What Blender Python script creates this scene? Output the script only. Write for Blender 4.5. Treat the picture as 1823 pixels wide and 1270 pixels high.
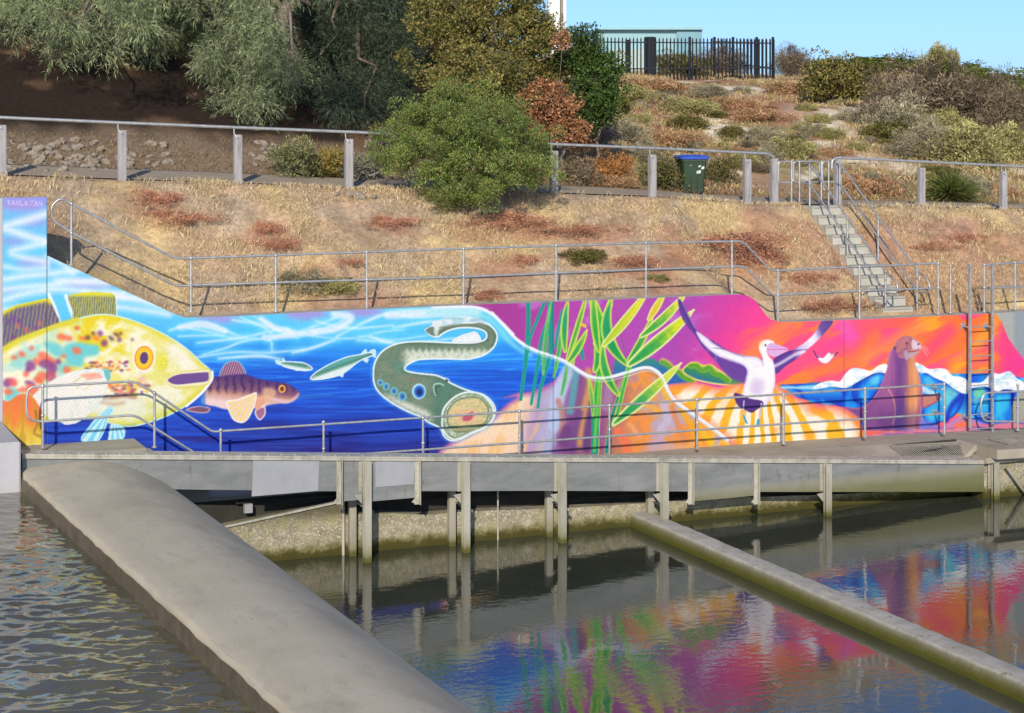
import bpy, bmesh, math, random
from mathutils import Vector, Matrix
import numpy as np
random.seed(7); RS = np.random.RandomState(7)
scene = bpy.context.scene
for o in list(bpy.data.objects): bpy.data.objects.remove(o, do_unlink=True)
# ---------------------------------------------------------------- camera, sky, sun, exposure
FPX = 3280.0; CXP = 911.5; HOR = 211.0
TH = math.atan(1411 / 3280.0)
SN, CS = math.sin(TH), math.cos(TH)
CAM = (-14.46, -33.62, 8.0)
cd = bpy.data.cameras.new('camera'); cam = bpy.data.objects.new('camera', cd); scene.collection.objects.link(cam)
cam.location = CAM; cam.rotation_euler = (math.pi / 2, 0, -TH)
cd.sensor_width = 36; cd.lens = 36 * FPX / 1823; cd.shift_y = -(635 - HOR) / 1823; cd.clip_end = 3000; cd.clip_start = .5
scene.camera = cam
SUN_DIR = Vector((.52, 1.0, -.52)).normalized()
SUN_EL = math.asin(-SUN_DIR.z)
world = bpy.data.worlds.new('World'); scene.world = world; world.use_nodes = True
wn = world.node_tree.nodes; wl = world.node_tree.links
for n in list(wn): wn.remove(n)
sky = wn.new('ShaderNodeTexSky'); sky.sky_type = 'NISHITA'; sky.sun_disc = False
sky.sun_elevation = SUN_EL; sky.sun_rotation = math.atan2(-SUN_DIR.x, -SUN_DIR.y)
sky.altitude = 20; sky.air_density = 0.6; sky.dust_density = 0.8; sky.ozone_density = 6.5
bg = wn.new('ShaderNodeBackground'); bg.inputs[1].default_value = 0.125
wo = wn.new('ShaderNodeOutputWorld'); wl.new(sky.outputs[0], bg.inputs[0]); wl.new(bg.outputs[0], wo.inputs[0])
sd_ = bpy.data.lights.new('sun', 'SUN'); sd_.energy = 3.6; sd_.angle = math.radians(.53); sd_.color = (1.0, .90, .75)
sun = bpy.data.objects.new('sun', sd_); scene.collection.objects.link(sun)
sun.rotation_euler = SUN_DIR.to_track_quat('-Z', 'Y').to_euler(); sun.location = (-30, -50, 40)
scene.view_settings.view_transform = 'Standard'; scene.view_settings.look = 'None'
scene.view_settings.exposure = 0.42; scene.view_settings.gamma = 1.0
scene.render.resolution_x = 1024; scene.render.resolution_y = 713
# ---------------------------------------------------------------- places measured in the photograph, as points of the real scene
def ray(px): a = (px - CXP) / FPX; return a, SN + CS * a, CS - SN * a
def atd(px, py, d):
    a, dx, dy = ray(px); return (CAM[0] + d * dx, CAM[1] + d * dy, CAM[2] - d * (py - HOR) / FPX)
def onY(px, py, Y):
    a, dx, dy = ray(px); return atd(px, py, (Y - CAM[1]) / dy)
def onZ(px, py, z): return atd(px, py, (CAM[2] - z) * FPX / (py - HOR))
def xY(px, Y): return onY(px, 300, Y)[0]
def to_px(X, Y, Z):
    rx = X - CAM[0]; ry = Y - CAM[1]; d = rx * SN + ry * CS; a = (rx * CS - ry * SN) / d
    return CXP + FPX * a, HOR + FPX * (CAM[2] - Z) / d, d
# ---------------------------------------------------------------- helpers
C = scene.collection
def lin(c): return tuple(((x / 255.0) / 12.92 if x / 255.0 <= .04045 else ((x / 255.0 + .055) / 1.055) ** 2.4) for x in c)
def tag(o, label=None, cat=None, group=None, kind=None):
    if label: o['label'] = label
    if cat: o['category'] = cat
    if group: o['group'] = group
    if kind: o['kind'] = kind
    return o
def thing(name, label, cat, loc=(0, 0, 0), rz=0, group=None):
    o = bpy.data.objects.new(name, None); C.objects.link(o); o.location = loc; o.rotation_euler = (0, 0, rz); o.empty_display_size = .2
    return tag(o, label, cat, group)
class MB:
    def __init__(s): s.v = []; s.f = []; s.sm = []
    def add(s, vs, fs, sm=False):
        b = len(s.v); s.v += [tuple(v) for v in vs]; s.f += [tuple(b + i for i in f) for f in fs]; s.sm += [sm] * len(fs); return s
    def box(s, x0, x1, y0, y1, z0, z1):
        return s.add([(x0, y0, z0), (x1, y0, z0), (x1, y1, z0), (x0, y1, z0), (x0, y0, z1), (x1, y0, z1), (x1, y1, z1), (x0, y1, z1)],
                     [(0, 3, 2, 1), (4, 5, 6, 7), (0, 1, 5, 4), (1, 2, 6, 5), (2, 3, 7, 6), (3, 0, 4, 7)])
    def bevbox(s, x0, x1, y0, y1, z0, z1, b=.01):
        bm = bmesh.new(); bmesh.ops.create_cube(bm, size=1)
        for v in bm.verts: v.co = ((x0 + x1) / 2 + v.co.x * (x1 - x0), (y0 + y1) / 2 + v.co.y * (y1 - y0), (z0 + z1) / 2 + v.co.z * (z1 - z0))
        bmesh.ops.bevel(bm, geom=bm.edges[:], offset=b, segments=2, affect='EDGES')
        bm.verts.index_update(); s.add([v.co[:] for v in bm.verts], [[v.index for v in f.verts] for f in bm.faces]); bm.free(); return s
    def hexa(s, p):  # 8 points: bottom 4 then top 4
        return s.add(p, [(0, 3, 2, 1), (4, 5, 6, 7), (0, 1, 5, 4), (1, 2, 6, 5), (2, 3, 7, 6), (3, 0, 4, 7)])
    def tube(s, P, r, n=8, cap=True, r1=None):
        P = [Vector(p) for p in P]; rings = []; up = None; m = len(P)
        for i, p in enumerate(P):
            t = (P[min(i + 1, m - 1)] - P[max(i - 1, 0)]).normalized()
            if up is None: up = t.orthogonal().normalized()
            up = (up - t * up.dot(t)).normalized(); w = t.cross(up)
            rr = r if r1 is None else r + (r1 - r) * i / max(1, m - 1)
            rings.append([p + (up * math.cos(a) + w * math.sin(a)) * rr for a in [2 * math.pi * k / n for k in range(n)]])
        vs = [q for R_ in rings for q in R_]; fs = []
        for i in range(m - 1):
            for k in range(n): fs.append((i * n + k, i * n + (k + 1) % n, (i + 1) * n + (k + 1) % n, (i + 1) * n + k))
        s.add(vs, fs, True)
        if cap: s.add(rings[0], [tuple(range(n))[::-1]]); s.add(rings[-1], [tuple(range(n))])
        return s
    def ball(s, c, r, n=10, sz=1):
        vs = []; fs = []; m = 6
        for i in range(m + 1):
            th = math.pi * i / m
            for k in range(n): vs.append((c[0] + r * math.sin(th) * math.cos(2 * math.pi * k / n), c[1] + r * math.sin(th) * math.sin(2 * math.pi * k / n), c[2] + r * sz * math.cos(th)))
        for i in range(m):
            for k in range(n): fs.append((i * n + k, (i + 1) * n + k, (i + 1) * n + (k + 1) % n, i * n + (k + 1) % n))
        return s.add(vs, fs, True)
    def build(s, name, mat, parent=None):
        me = bpy.data.meshes.new(name); me.from_pydata(s.v, [], s.f); me.update()
        me.polygons.foreach_set('use_smooth', s.sm)
        if isinstance(mat, (list, tuple)):
            for m_ in mat: me.materials.append(m_)
        elif mat: me.materials.append(mat)
        o = bpy.data.objects.new(name, me); C.objects.link(o)
        if parent: o.parent = parent; o.matrix_parent_inverse = Matrix.LocRotScale(parent.location, parent.rotation_euler, None).inverted()
        return o
def fillet(P, r=.12, n=5):
    P = [Vector(p) for p in P]; out = [P[0]]
    for i in range(1, len(P) - 1):
        a, b, c = P[i - 1], P[i], P[i + 1]; u = (a - b); w = (c - b); q = min(r, u.length * .45, w.length * .45)
        u.normalize(); w.normalize(); p0 = b + u * q; p1 = b + w * q
        for k in range(n + 1):
            t = k / n; out.append(p0 * (1 - t) ** 2 + b * 2 * t * (1 - t) + p1 * t * t)
    out.append(P[-1]); return out
def fast_mesh(name, V, F, mat, col=None, smooth=False, parent=None):
    """V (n,3) float, F (m,k) int arrays -> object; col (n,3) linear colour per vertex"""
    me = bpy.data.meshes.new(name); k = F.shape[1]
    me.vertices.add(len(V)); me.vertices.foreach_set('co', np.ascontiguousarray(V, np.float32).ravel())
    me.loops.add(F.size); me.loops.foreach_set('vertex_index', np.ascontiguousarray(F, np.int32).ravel())
    me.polygons.add(len(F)); me.polygons.foreach_set('loop_start', np.arange(0, F.size, k, dtype=np.int32))
    if smooth: me.polygons.foreach_set('use_smooth', np.ones(len(F), bool))
    me.update(calc_edges=True)
    if col is not None:
        at = me.color_attributes.new('Col', 'FLOAT_COLOR', 'POINT')
        at.data.foreach_set('color', np.ascontiguousarray(np.hstack([col, np.ones((len(V), 1))]), np.float32).ravel())
    me.materials.append(mat)
    o = bpy.data.objects.new(name, me); C.objects.link(o)
    if parent:
        o.parent = parent; o.matrix_parent_inverse = Matrix.LocRotScale(parent.location, parent.rotation_euler, None).inverted()
    return o
def copy_tree(o, parent=None, loc=None, rz=None, sc=None):
    c = o.copy(); C.objects.link(c)
    if parent: c.parent = parent
    if loc is not None: c.location = loc
    if rz is not None: c.rotation_euler = (0, 0, rz)
    if sc is not None: c.scale = sc
    for ch in list(o.children):
        if ch.name: copy_tree(ch, c)
    return c
# ---------------------------------------------------------------- materials
def nmat(name):
    m = bpy.data.materials.new(name); m.use_nodes = True; nt = m.node_tree
    return m, nt, nt.nodes['Principled BSDF']
def ramp_node(nt, stops):
    r = nt.nodes.new('ShaderNodeValToRGB'); e = r.color_ramp.elements
    while len(e) < len(stops): e.new(.5)
    for i, (p, c) in enumerate(stops): e[i].position = p; e[i].color = (*c, 1)
    return r
def noise_node(nt, scale, detail=4, rough=.6, stretch=None, coord='Object'):
    tc = nt.nodes.new('ShaderNodeTexCoord'); n = nt.nodes.new('ShaderNodeTexNoise'); n.inputs['Scale'].default_value = scale
    n.inputs['Detail'].default_value = detail; n.inputs['Roughness'].default_value = rough
    if stretch:
        mp = nt.nodes.new('ShaderNodeMapping'); mp.inputs['Scale'].default_value = stretch
        nt.links.new(tc.outputs[coord], mp.inputs[0]); nt.links.new(mp.outputs[0], n.inputs['Vector'])
    else: nt.links.new(tc.outputs[coord], n.inputs['Vector'])
    return n
def mixn(nt, a, b, f, mode='MIX'):
    m = nt.nodes.new('ShaderNodeMix'); m.data_type = 'RGBA'; m.blend_type = mode
    for sock, val in ((m.inputs[6], a), (m.inputs[7], b), (m.inputs[0], f)):
        if hasattr(val, 'is_output'): nt.links.new(val, sock)
        elif isinstance(val, (int, float)): sock.default_value = val
        else: sock.default_value = (*val, 1)
    return m.outputs[2]
def mottled(name, cols, scale=3, rough=.85, metal=0, bump=.2, bscale=40, stretch=None, spec=.3, extra=None):
    """two-scale noise between real-world colours, fine bump; extra: list of (colour, noise scale, lo, hi, stretch)"""
    m, nt, b = nmat(name)
    n1 = noise_node(nt, scale, 6, .65, stretch); r = ramp_node(nt, [(.3 + .4 * i / (len(cols) - 1), c) for i, c in enumerate(cols)])
    nt.links.new(n1.outputs[0], r.inputs[0]); out = r.outputs[0]
    for (c, sc, lo, hi, st) in (extra or []):
        n = noise_node(nt, sc, 5, .7, st); rr = ramp_node(nt, [(lo, (0, 0, 0)), (hi, (1, 1, 1))]); nt.links.new(n.outputs[0], rr.inputs[0])
        out = mixn(nt, out, c, rr.outputs[0])
    nt.links.new(out, b.inputs['Base Color']); b.inputs['Roughness'].default_value = rough; b.inputs['Metallic'].default_value = metal; b.inputs['Specular IOR Level'].default_value = spec
    if bump:
        n2 = noise_node(nt, bscale, 5, .7); bp = nt.nodes.new('ShaderNodeBump'); bp.inputs['Strength'].default_value = bump; bp.inputs['Distance'].default_value = .02
        nt.links.new(n2.outputs[0], bp.inputs['Height']); nt.links.new(bp.outputs[0], b.inputs['Normal'])
    return m
def zband(m, stops, base_mix=1.0, nscale=6, amp=.12):
    """overlay true stain colours by height above the water (tide marks, algae), edge broken by noise. stops: (z, colour, alpha)"""
    nt = m.node_tree; b = nt.nodes['Principled BSDF']; src = b.inputs['Base Color'].links[0].from_socket
    geo = nt.nodes.new('ShaderNodeNewGeometry'); sp = nt.nodes.new('ShaderNodeSeparateXYZ'); nt.links.new(geo.outputs['Position'], sp.inputs[0])
    n = nt.nodes.new('ShaderNodeTexNoise'); n.inputs['Scale'].default_value = nscale; n.inputs['Detail'].default_value = 12; n.inputs['Roughness'].default_value = .8; nt.links.new(geo.outputs['Position'], n.inputs['Vector'])
    ma = nt.nodes.new('ShaderNodeMath'); ma.operation = 'MULTIPLY_ADD'; nt.links.new(n.outputs[0], ma.inputs[0]); ma.inputs[1].default_value = amp * 2; ma.inputs[2].default_value = -amp
    ad = nt.nodes.new('ShaderNodeMath'); ad.operation = 'ADD'; nt.links.new(sp.outputs[2], ad.inputs[0]); nt.links.new(ma.outputs[0], ad.inputs[1])
    z0 = stops[0][0]; z1 = stops[-1][0]
    mr = nt.nodes.new('ShaderNodeMapRange'); mr.inputs[1].default_value = z0; mr.inputs[2].default_value = z1; nt.links.new(ad.outputs[0], mr.inputs[0])
    rc = ramp_node(nt, [((z - z0) / (z1 - z0), c) for z, c, a in stops]); ra = ramp_node(nt, [((z - z0) / (z1 - z0), (a, a, a)) for z, c, a in stops])
    nt.links.new(mr.outputs[0], rc.inputs[0]); nt.links.new(mr.outputs[0], ra.inputs[0])
    nt.links.new(mixn(nt, src, rc.outputs[0], ra.outputs[0]), b.inputs['Base Color'])
    return m
def attr_mat(name, rough=.8, nscale=0, namp=.3, bump=0, bscale=30, trans=0, spec=.3):
    m, nt, b = nmat(name); a = nt.nodes.new('ShaderNodeAttribute'); a.attribute_name = 'Col'; out = a.outputs['Color']
    if nscale:
        n = noise_node(nt, nscale, 8, .7); r = ramp_node(nt, [(.3, (1 - namp,) * 3), (.7, (1 + namp,) * 3)]); nt.links.new(n.outputs[0], r.inputs[0]); out = mixn(nt, out, r.outputs[0], 1.0, 'MULTIPLY')
    nt.links.new(out, b.inputs['Base Color']); b.inputs['Roughness'].default_value = rough; b.inputs['Specular IOR Level'].default_value = spec
    if bump:
        n2 = noise_node(nt, bscale, 8, .75); bp = nt.nodes.new('ShaderNodeBump'); bp.inputs['Strength'].default_value = bump; bp.inputs['Distance'].default_value = .05
        nt.links.new(n2.outputs[0], bp.inputs['Height']); nt.links.new(bp.outputs[0], b.inputs['Normal'])
    if trans:
        t = nt.nodes.new('ShaderNodeBsdfTranslucent'); nt.links.new(out, t.inputs[0]); mx = nt.nodes.new('ShaderNodeMixShader'); mx.inputs[0].default_value = trans
        o = nt.nodes['Material Output']; nt.links.new(b.outputs[0], mx.inputs[1]); nt.links.new(t.outputs[0], mx.inputs[2]); nt.links.new(mx.outputs[0], o.inputs[0])
    return m
def plain(name, c, rough=.6, metal=0, spec=.4):
    return mottled(name, [tuple(x * .86 for x in c), tuple(min(1, x * 1.1) for x in c)], 7, rough, metal, .08, 60, None, spec)
M = {}
M['galv'] = mottled('galvanised_steel', [(.30, .31, .31), (.42, .43, .43), (.52, .53, .52)], 9, .42, .55, .05, 80, None, .5)
M['weathered_galv'] = mottled('weathered_galvanised_steel', [(.26, .25, .21), (.42, .40, .33), (.5, .48, .42)], 5, .6, .25, .1, 60, (1, 1, .4), .4)
M['timber'] = mottled('grey_timber', [(.20, .19, .19), (.30, .29, .30), (.38, .36, .36)], 14, .9, 0, .5, 60, (1, 1, .12))
M['concrete'] = mottled('concrete', [(.33, .32, .28), (.40, .385, .345), (.46, .44, .39)], 1.6, .9, 0, .25, 50, None, .25, [((.27, .25, .21), 2.3, .56, .72, None), ((.5, .49, .45), 9, .62, .7, (1, 4, 1))])
M['step'] = mottled('step_concrete', [(.34, .33, .28), (.44, .43, .38)], 3, .9, 0, .2, 50)
M['deck'] = mottled('deck_concrete', [(.24, .22, .17), (.30, .275, .215), (.35, .32, .26)], 1.2, .9, 0, .2, 50, None, .25, [((.19, .17, .12), 2.0, .58, .75, (1, 3, 1))])
M['coping'] = mottled('wall_concrete', [(.34, .31, .26), (.46, .43, .38)], 2, .9, 0, .2, 50)
M['pier'] = mottled('painted_pier', [(.34, .34, .36), (.40, .40, .42)], 2, .85, 0, .15, 60)
M['greywall'] = mottled('grey_painted_wall', [(.36, .38, .38), (.46, .48, .48)], 1.5, .85, 0, .15, 60)
M['plate'] = mottled('steel_plate', [(.155, .165, .16), (.20, .21, .205), (.25, .255, .245)], 1.3, .5, .2, .08, 30, (1, 1, 3.5), .5, [((.30, .31, .30), 2.5, .6, .75, (.6, 1, 5)), ((.13, .115, .08), 3.2, .60, .74, (2.4, 1, .6)), ((.20, .13, .075), 5, .66, .72, (3, 1, .35)), ((.27, .28, .275), 18, .6, .75, (.5, 1, 4))])
M['patch'] = mottled('fresh_grey_paint', [(.27, .28, .30), (.33, .34, .36)], 2, .6, .1, .04, 40)
M['mural'] = attr_mat('mural_paint', .62, 0, 0, .12, 45, 0, .35)
M['ground'] = attr_mat('dry_ground', .95, 9, .38, .9, 14, 0, .1)
M['leaf'] = attr_mat('leaves', .6, 0, 0, 0, 0, .22, .25)
M['dryleaf'] = attr_mat('dry_stems', .8, 0, 0, 0, 0, .12, .1)
M['bark'] = mottled('bark', [(.07, .05, .04), (.16, .12, .10), (.24, .20, .17)], 8, .95, 0, .9, 25, (1, 1, .25))
M['undershade'] = mottled('painted_undershade', [(.018, .018, .015), (.04, .038, .03)], 2, .9, 0, .2, 40)  # near-black colour standing in for shade under the channel, walkway and gratings
# ---------------------------------------------------------------- mural painting (spray-can style, evaluated per wall vertex)
FR = {'a': (2.592, 0, 330), 'b': (3.798, 440, 520), 'c': (3.735, 860, 500), 'd': (3.486, 1300, 500),
      'e': (4.096, 0, 500), 'f': (5.064, 200, 560), 'g': (4.886, 640, 540), 'h': (4.534, 1180, 520),
      'i': (4.535, 1440, 550), 'p': (1.0, 0, 0)}
def pts(fr, s):
    k, ox, oy = FR[fr]
    v = np.array([[float(t) for t in q.split(',')] for q in s.split()])
    return np.stack([v[:, 0] / k + ox, v[:, 1] / k + oy], 1)
def smooth_curve(P, closed=True, n=7):
    P = np.asarray(P, float)
    if closed: Q = np.vstack([P[-1:], P, P[:2]])
    else: Q = np.vstack([2 * P[:1] - P[1:2], P, 2 * P[-1:] - P[-2:-1]])
    out = []
    for i in range(1, len(Q) - 2):
        p0, p1, p2, p3 = Q[i - 1], Q[i], Q[i + 1], Q[i + 2]
        for t in np.arange(n) / n:
            out.append(0.5 * ((2 * p1) + (-p0 + p2) * t + (2 * p0 - 5 * p1 + 4 * p2 - p3) * t * t + (-p0 + 3 * p1 - 3 * p2 + p3) * t ** 3))
    if not closed: out.append(P[-1])
    return np.array(out)
def sstep(a, b, x):
    t = np.clip((x - a) / (b - a), 0, 1); return t * t * (3 - 2 * t)
def _hash(ix, iy, seed):
    h = (ix.astype(np.int64) * 374761393 + iy.astype(np.int64) * 668265263 + seed * 144665) & 0x7fffffff
    h = ((h ^ (h >> 13)) * 1274126177) & 0x7fffffff
    return ((h ^ (h >> 16)) & 0xffff) / 65535.0
def vnoise(x, y, seed=0):
    ix = np.floor(x); iy = np.floor(y); fx = x - ix; fy = y - iy
    fx = fx * fx * (3 - 2 * fx); fy = fy * fy * (3 - 2 * fy)
    a = _hash(ix, iy, seed); b = _hash(ix + 1, iy, seed); c = _hash(ix, iy + 1, seed); d = _hash(ix + 1, iy + 1, seed)
    return (a * (1 - fx) + b * fx) * (1 - fy) + (c * (1 - fx) + d * fx) * fy
def fbm(x, y, seed=0, o=3):
    r = 0; w = .5
    for k in range(o):
        r = r + w * vnoise(x * 2 ** k, y * 2 ** k, seed + k * 7); w *= .5
    return r / (1 - .5 ** o)
class Paint:
    def __init__(s, U, V):
        s.U = U; s.V = V; s.C = np.ones((len(U), 3)) * 200
    def box(s, P, m):
        return np.nonzero((s.U > P[:, 0].min() - m) & (s.U < P[:, 0].max() + m) & (s.V > P[:, 1].min() - m) & (s.V < P[:, 1].max() + m))[0]
    def segd(s, idx, P, closed):
        u = s.U[idx]; v = s.V[idx]; best = np.full(len(idx), 1e9); tt = np.zeros(len(idx)); inside = np.zeros(len(idx), bool)
        n = len(P); m = n if closed else n - 1
        for i in range(m):
            a = P[i]; b = P[(i + 1) % n]; d = b - a; L = d @ d + 1e-9
            t = np.clip(((u - a[0]) * d[0] + (v - a[1]) * d[1]) / L, 0, 1)
            q = (u - a[0] - t * d[0]) ** 2 + (v - a[1] - t * d[1]) ** 2
            k = q < best; best[k] = q[k]; tt[k] = (i + t[k]) / m
            if closed:
                c = ((a[1] > v) != (b[1] > v))
                if abs(d[1]) > 1e-9: inside ^= c & (u < a[0] + (v - a[1]) * d[0] / d[1])
        return np.sqrt(best), tt, inside
    def put(s, idx, col, a):
        a = np.clip(a, 0, 1)[:, None]; s.C[idx] = s.C[idx] * (1 - a) + np.asarray(col, float) * a
    def fill(s, P, col, soft=1.0, sm=True, alpha=1, edge=None, ew=2, clip=None):
        """closed shape; col is a colour or f(u,v,depth); edge = outline colour"""
        P = smooth_curve(P) if sm else np.asarray(P, float)
        idx = s.box(P, soft + ew + 2)
        if not len(idx): return
        d, t, ins = s.segd(idx, P, True); sd = np.where(ins, -d, d)
        if edge is not None: s.put(idx, edge, (1 - sstep(ew * .5, ew * .5 + soft, sd)) * alpha)
        c = col(s.U[idx], s.V[idx], -sd) if callable(col) else col
        inner = ew if edge is not None else 0
        a = (1 - sstep(-soft, soft, sd + inner * .5)) * alpha
        if clip is not None: a = a * clip(s.U[idx], s.V[idx])
        s.put(idx, c, a)
    def line(s, P, w, col, soft=1.0, sm=True, alpha=1, taper=(1, 1)):
        P = smooth_curve(P, False) if sm and len(P) > 2 else np.asarray(P, float)
        idx = s.box(P, w + soft + 2)
        if not len(idx): return
        d, t, _ = s.segd(idx, P, False)
        ww = w * .5 * (taper[0] * (1 - t) + taper[1] * t) if not callable(taper) else w * .5 * taper(t)
        a = (1 - sstep(-soft, soft, d - ww)) * alpha * np.clip(ww * 2, 0, 1)
        s.put(idx, col(s.U[idx], s.V[idx], t) if callable(col) else col, a)
    def ell(s, c, rx, ry, col, ang=0, soft=1.0, alpha=1):
        a = np.linspace(0, 2 * np.pi, 20, endpoint=False); x = rx * np.cos(a); y = ry * np.sin(a)
        P = np.stack([c[0] + x * np.cos(ang) - y * np.sin(ang), c[1] + x * np.sin(ang) + y * np.cos(ang)], 1)
        s.fill(P, col, soft, False, alpha)
def mixc(a, b, t):
    t = np.asarray(t)[..., None]; return np.asarray(a, float) * (1 - t) + np.asarray(b, float) * t
def ramp(x, stops):
    xs = [q[0] for q in stops]; return np.stack([np.interp(x, xs, [q[1][k] for q in stops]) for k in range(3)], -1)

def paint_mural(U, V):
    p = Paint(U, V); U = p.U; V = p.V
    rnd = np.random.RandomState(4)
    # ---- underwater ground
    wob = (fbm(U / 60, V / 14, 3) - .5)
    t = V + wob * 26 - np.interp(U, [0, 330, 900], [-6, 0, 6])
    far = ramp(t, [(540, (120, 215, 250)), (590, (70, 195, 250)), (625, (30, 140, 245)), (665, (10, 95, 225)), (705, (14, 84, 216)), (745, (18, 68, 196)), (780, (28, 56, 172)), (805, (36, 42, 150))])
    near = ramp(V + wob * 10, [(350, (150, 150, 235)), (375, (120, 190, 245)), (440, (105, 205, 250)), (520, (100, 205, 250)), (560, (95, 205, 250)), (700, (20, 95, 220)), (760, (18, 70, 200)), (800, (20, 62, 190))])
    w = sstep(230, 330, U + (V - 560) * -.6)
    p.C = mixc(near, far, w)
    st = fbm(U / 70, V / 3.2, 11, 3)
    deep = sstep(600, 650, V)
    p.C += ((st - .5) * 70 * deep)[:, None] * np.array([.45, .8, 1.0])
    li = sstep(.6, .78, fbm(U / 95, V / 5.0 + U / 90, 21, 3)) * sstep(590, 625, V) * (1 - sstep(650, 760, V))
    p.C = mixc(p.C, (70, 190, 255), li * .55)
    dk = sstep(.55, .8, fbm(U / 120, V / 9, 31, 3)) * sstep(700, 780, V)
    p.C = mixc(p.C, (40, 25, 120), dk * .7)
    # lilac patches along the top
    for (x, y, rx, ry, al) in [(40, 365, 36, 10, .9), (60, 395, 22, 7, .6), (25, 430, 20, 9, .5), (60, 468, 30, 8, .6), (160, 507, 40, 9, .6), (390, 568, 40, 9, .8), (545, 560, 36, 9, .9), (650, 556, 32, 9, .9), (20, 520, 20, 6, .3)]:
        p.ell((x, y), rx, ry, (172, 150, 228), 0, 9, al)
    # white bands on the tall pier face
    for q, wd in [('85,380 60,388 20,400 8,406 30,414 60,424 84,430', 11), ('84,432 50,440 20,449 40,458 84,466', 8), ('5,498 45,492 100,486 160,478', 9), ('5,516 40,511 90,507 130,500 190,505', 8),
                  ('5,535 45,523 100,515 150,519 220,524', 9), ('84,455 110,470 130,487', 5), ('190,524 240,533 290,545 330,556', 9), ('200,545 250,552 300,560', 7), ('5,552 30,548', 7), ('100,500 150,502 205,492', 6), ('150,520 200,530 260,528', 5), ('5,474 40,480 84,476', 5)]:
        p.line(pts('p', q), wd * 1.15, (238, 246, 255), 9, True, .9)
    # caustic web
    web = ['300,590 345,574 380,578 420,596 450,604', '320,600 380,598 430,601 480,590 520,592 560,600', '450,562 475,575 500,590 530,600', '480,592 505,585 530,592 570,575 600,565', '360,632 400,620 440,604 480,606 485,626',
           '560,600 600,603 640,600 680,592 720,585', '500,590 460,575 415,570', '350,636 420,628 480,628 540,622', '530,592 580,583 620,565', '600,604 560,620 520,628', '480,606 500,596 540,590', '640,600 700,604 760,598',
           '596,600 650,575 700,556 760,553 830,548', '640,606 720,612 790,604 840,600', '700,556 740,566 800,562', '700,585 760,575 800,571 850,567', '350,610 395,607 440,600', '330,583 370,590 400,597', '655,600 690,612 740,616',
           '560,572 600,580 640,584 700,580', '430,565 470,582 490,600', '390,640 460,634 500,640']
    for i, q in enumerate(web):
        P = pts('p', q)
        P = P + np.stack([(fbm(P[:, 0] / 17, P[:, 1] / 9, 300 + i) - .5) * 14, (fbm(P[:, 0] / 15, P[:, 1] / 9, 340 + i) - .5) * 7], 1); p.line(P, 12, (120, 225, 255), 9, True, .5); p.line(P, [4.5, 3.0, 2.0][i % 3], (236, 249, 255), 3.4, True, .8, lambda t: .55 + .6 * np.sin(t * np.pi))
    for q, wd in [('595,560 625,566 600,585 560,592', 12), ('560,592 500,600 470,600', 8), ('690,562 740,560 790,556 850,556', 12), ('465,568 490,584 520,592', 9), ('320,583 360,580 400,590', 9)]:
        p.line(pts('p', q), wd, (238, 244, 255), 5, True, .85)
    # ---- sky above the water line
    surf = 'c'
    line_px = np.vstack([pts('p', '770,547'), pts('b', '1450,100 1580,112 1680,170 1800,290'), pts('c', '60,215 130,290 230,395 340,460 470,505 560,545 640,600 720,640 820,645 950,612 1060,580 1130,588 1190,640 1230,730 1280,800 1400,890 1500,960 1640,1070')])
    LC = smooth_curve(line_px, False, 10)
    up = np.vstack([LC, [[1310, 830], [1900, 830], [1900, 480], [770, 480]]])
    def sky(u, v, d):
        c = ramp(u + (v - 560) * .35 + (fbm(u / 60, v / 40, 5) - .5) * 60, [(870, (168, 52, 150)), (1000, (180, 66, 172)), (1150, (180, 74, 180)), (1230, (176, 70, 178)), (1300, (226, 62, 160)), (1350, (252, 66, 150)), (1420, (250, 82, 130)), (1500, (252, 84, 140)), (1600, (252, 96, 90)), (1700, (254, 120, 60)), (1780, (254, 120, 60)), (1830, (240, 60, 150))])
        x = (u * .88 - (v - 560) * 1.0); y = (v - 560) * .9 + u * .42
        s1 = fbm(x / 120 + 3, y / 26, 8, 3)
        c = mixc(c, (255, 138, 50), sstep(.5, .66, s1) * sstep(1290, 1380, u) * .9)
        s2 = fbm(x / 90 + 9, y / 20, 18, 3)
        c = mixc(c, (255, 170, 40), sstep(.6, .72, s2) * sstep(1560, 1640, u) * .9)
        s3 = fbm(x / 90, y / 28, 28, 3)
        c = mixc(c, (252, 70, 150), sstep(.52, .68, s3) * sstep(1300, 1400, u) * .75)
        s4 = fbm(u / 50, v / 30, 38, 3)
        return mixc(c, (205, 130, 215), sstep(.55, .75, s4) * (1 - sstep(1200, 1300, u)) * .6)
    p.fill(up, sky, 1, False)
    # orange glow bands
    for q, wd, c in [('1420,560 1370,600 1330,640', 26, (255, 140, 70)), ('1560,600 1520,640 1440,665', 20, (255, 130, 60)), ('1640,580 1600,600 1540,640', 16, (255, 150, 80)), ('1500,575 1515,600', 24, (250, 90, 190)), ('1790,590 1800,650 1815,660', 26, (246, 60, 140)), ('1700,650 1750,600', 14, (255, 175, 40)), ('1770,575 1745,610', 16, (255, 170, 60)), ('1690,590 1640,640', 22, (252, 70, 130))]:
        p.line(pts('p', q), wd, c, 13, True, .8)
    # ---- hills and sand
    hl = pts('c', '880,505 960,515 1050,520 1130,520 1200,560 1260,590 1330,640 1400,690 1300,700 1200,700 900,700')
    p.fill(hl, lambda u, v, d: ramp(v, [(635, (60, 150, 110)), (655, (40, 120, 165)), (690, (40, 90, 190))]), 2)
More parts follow.
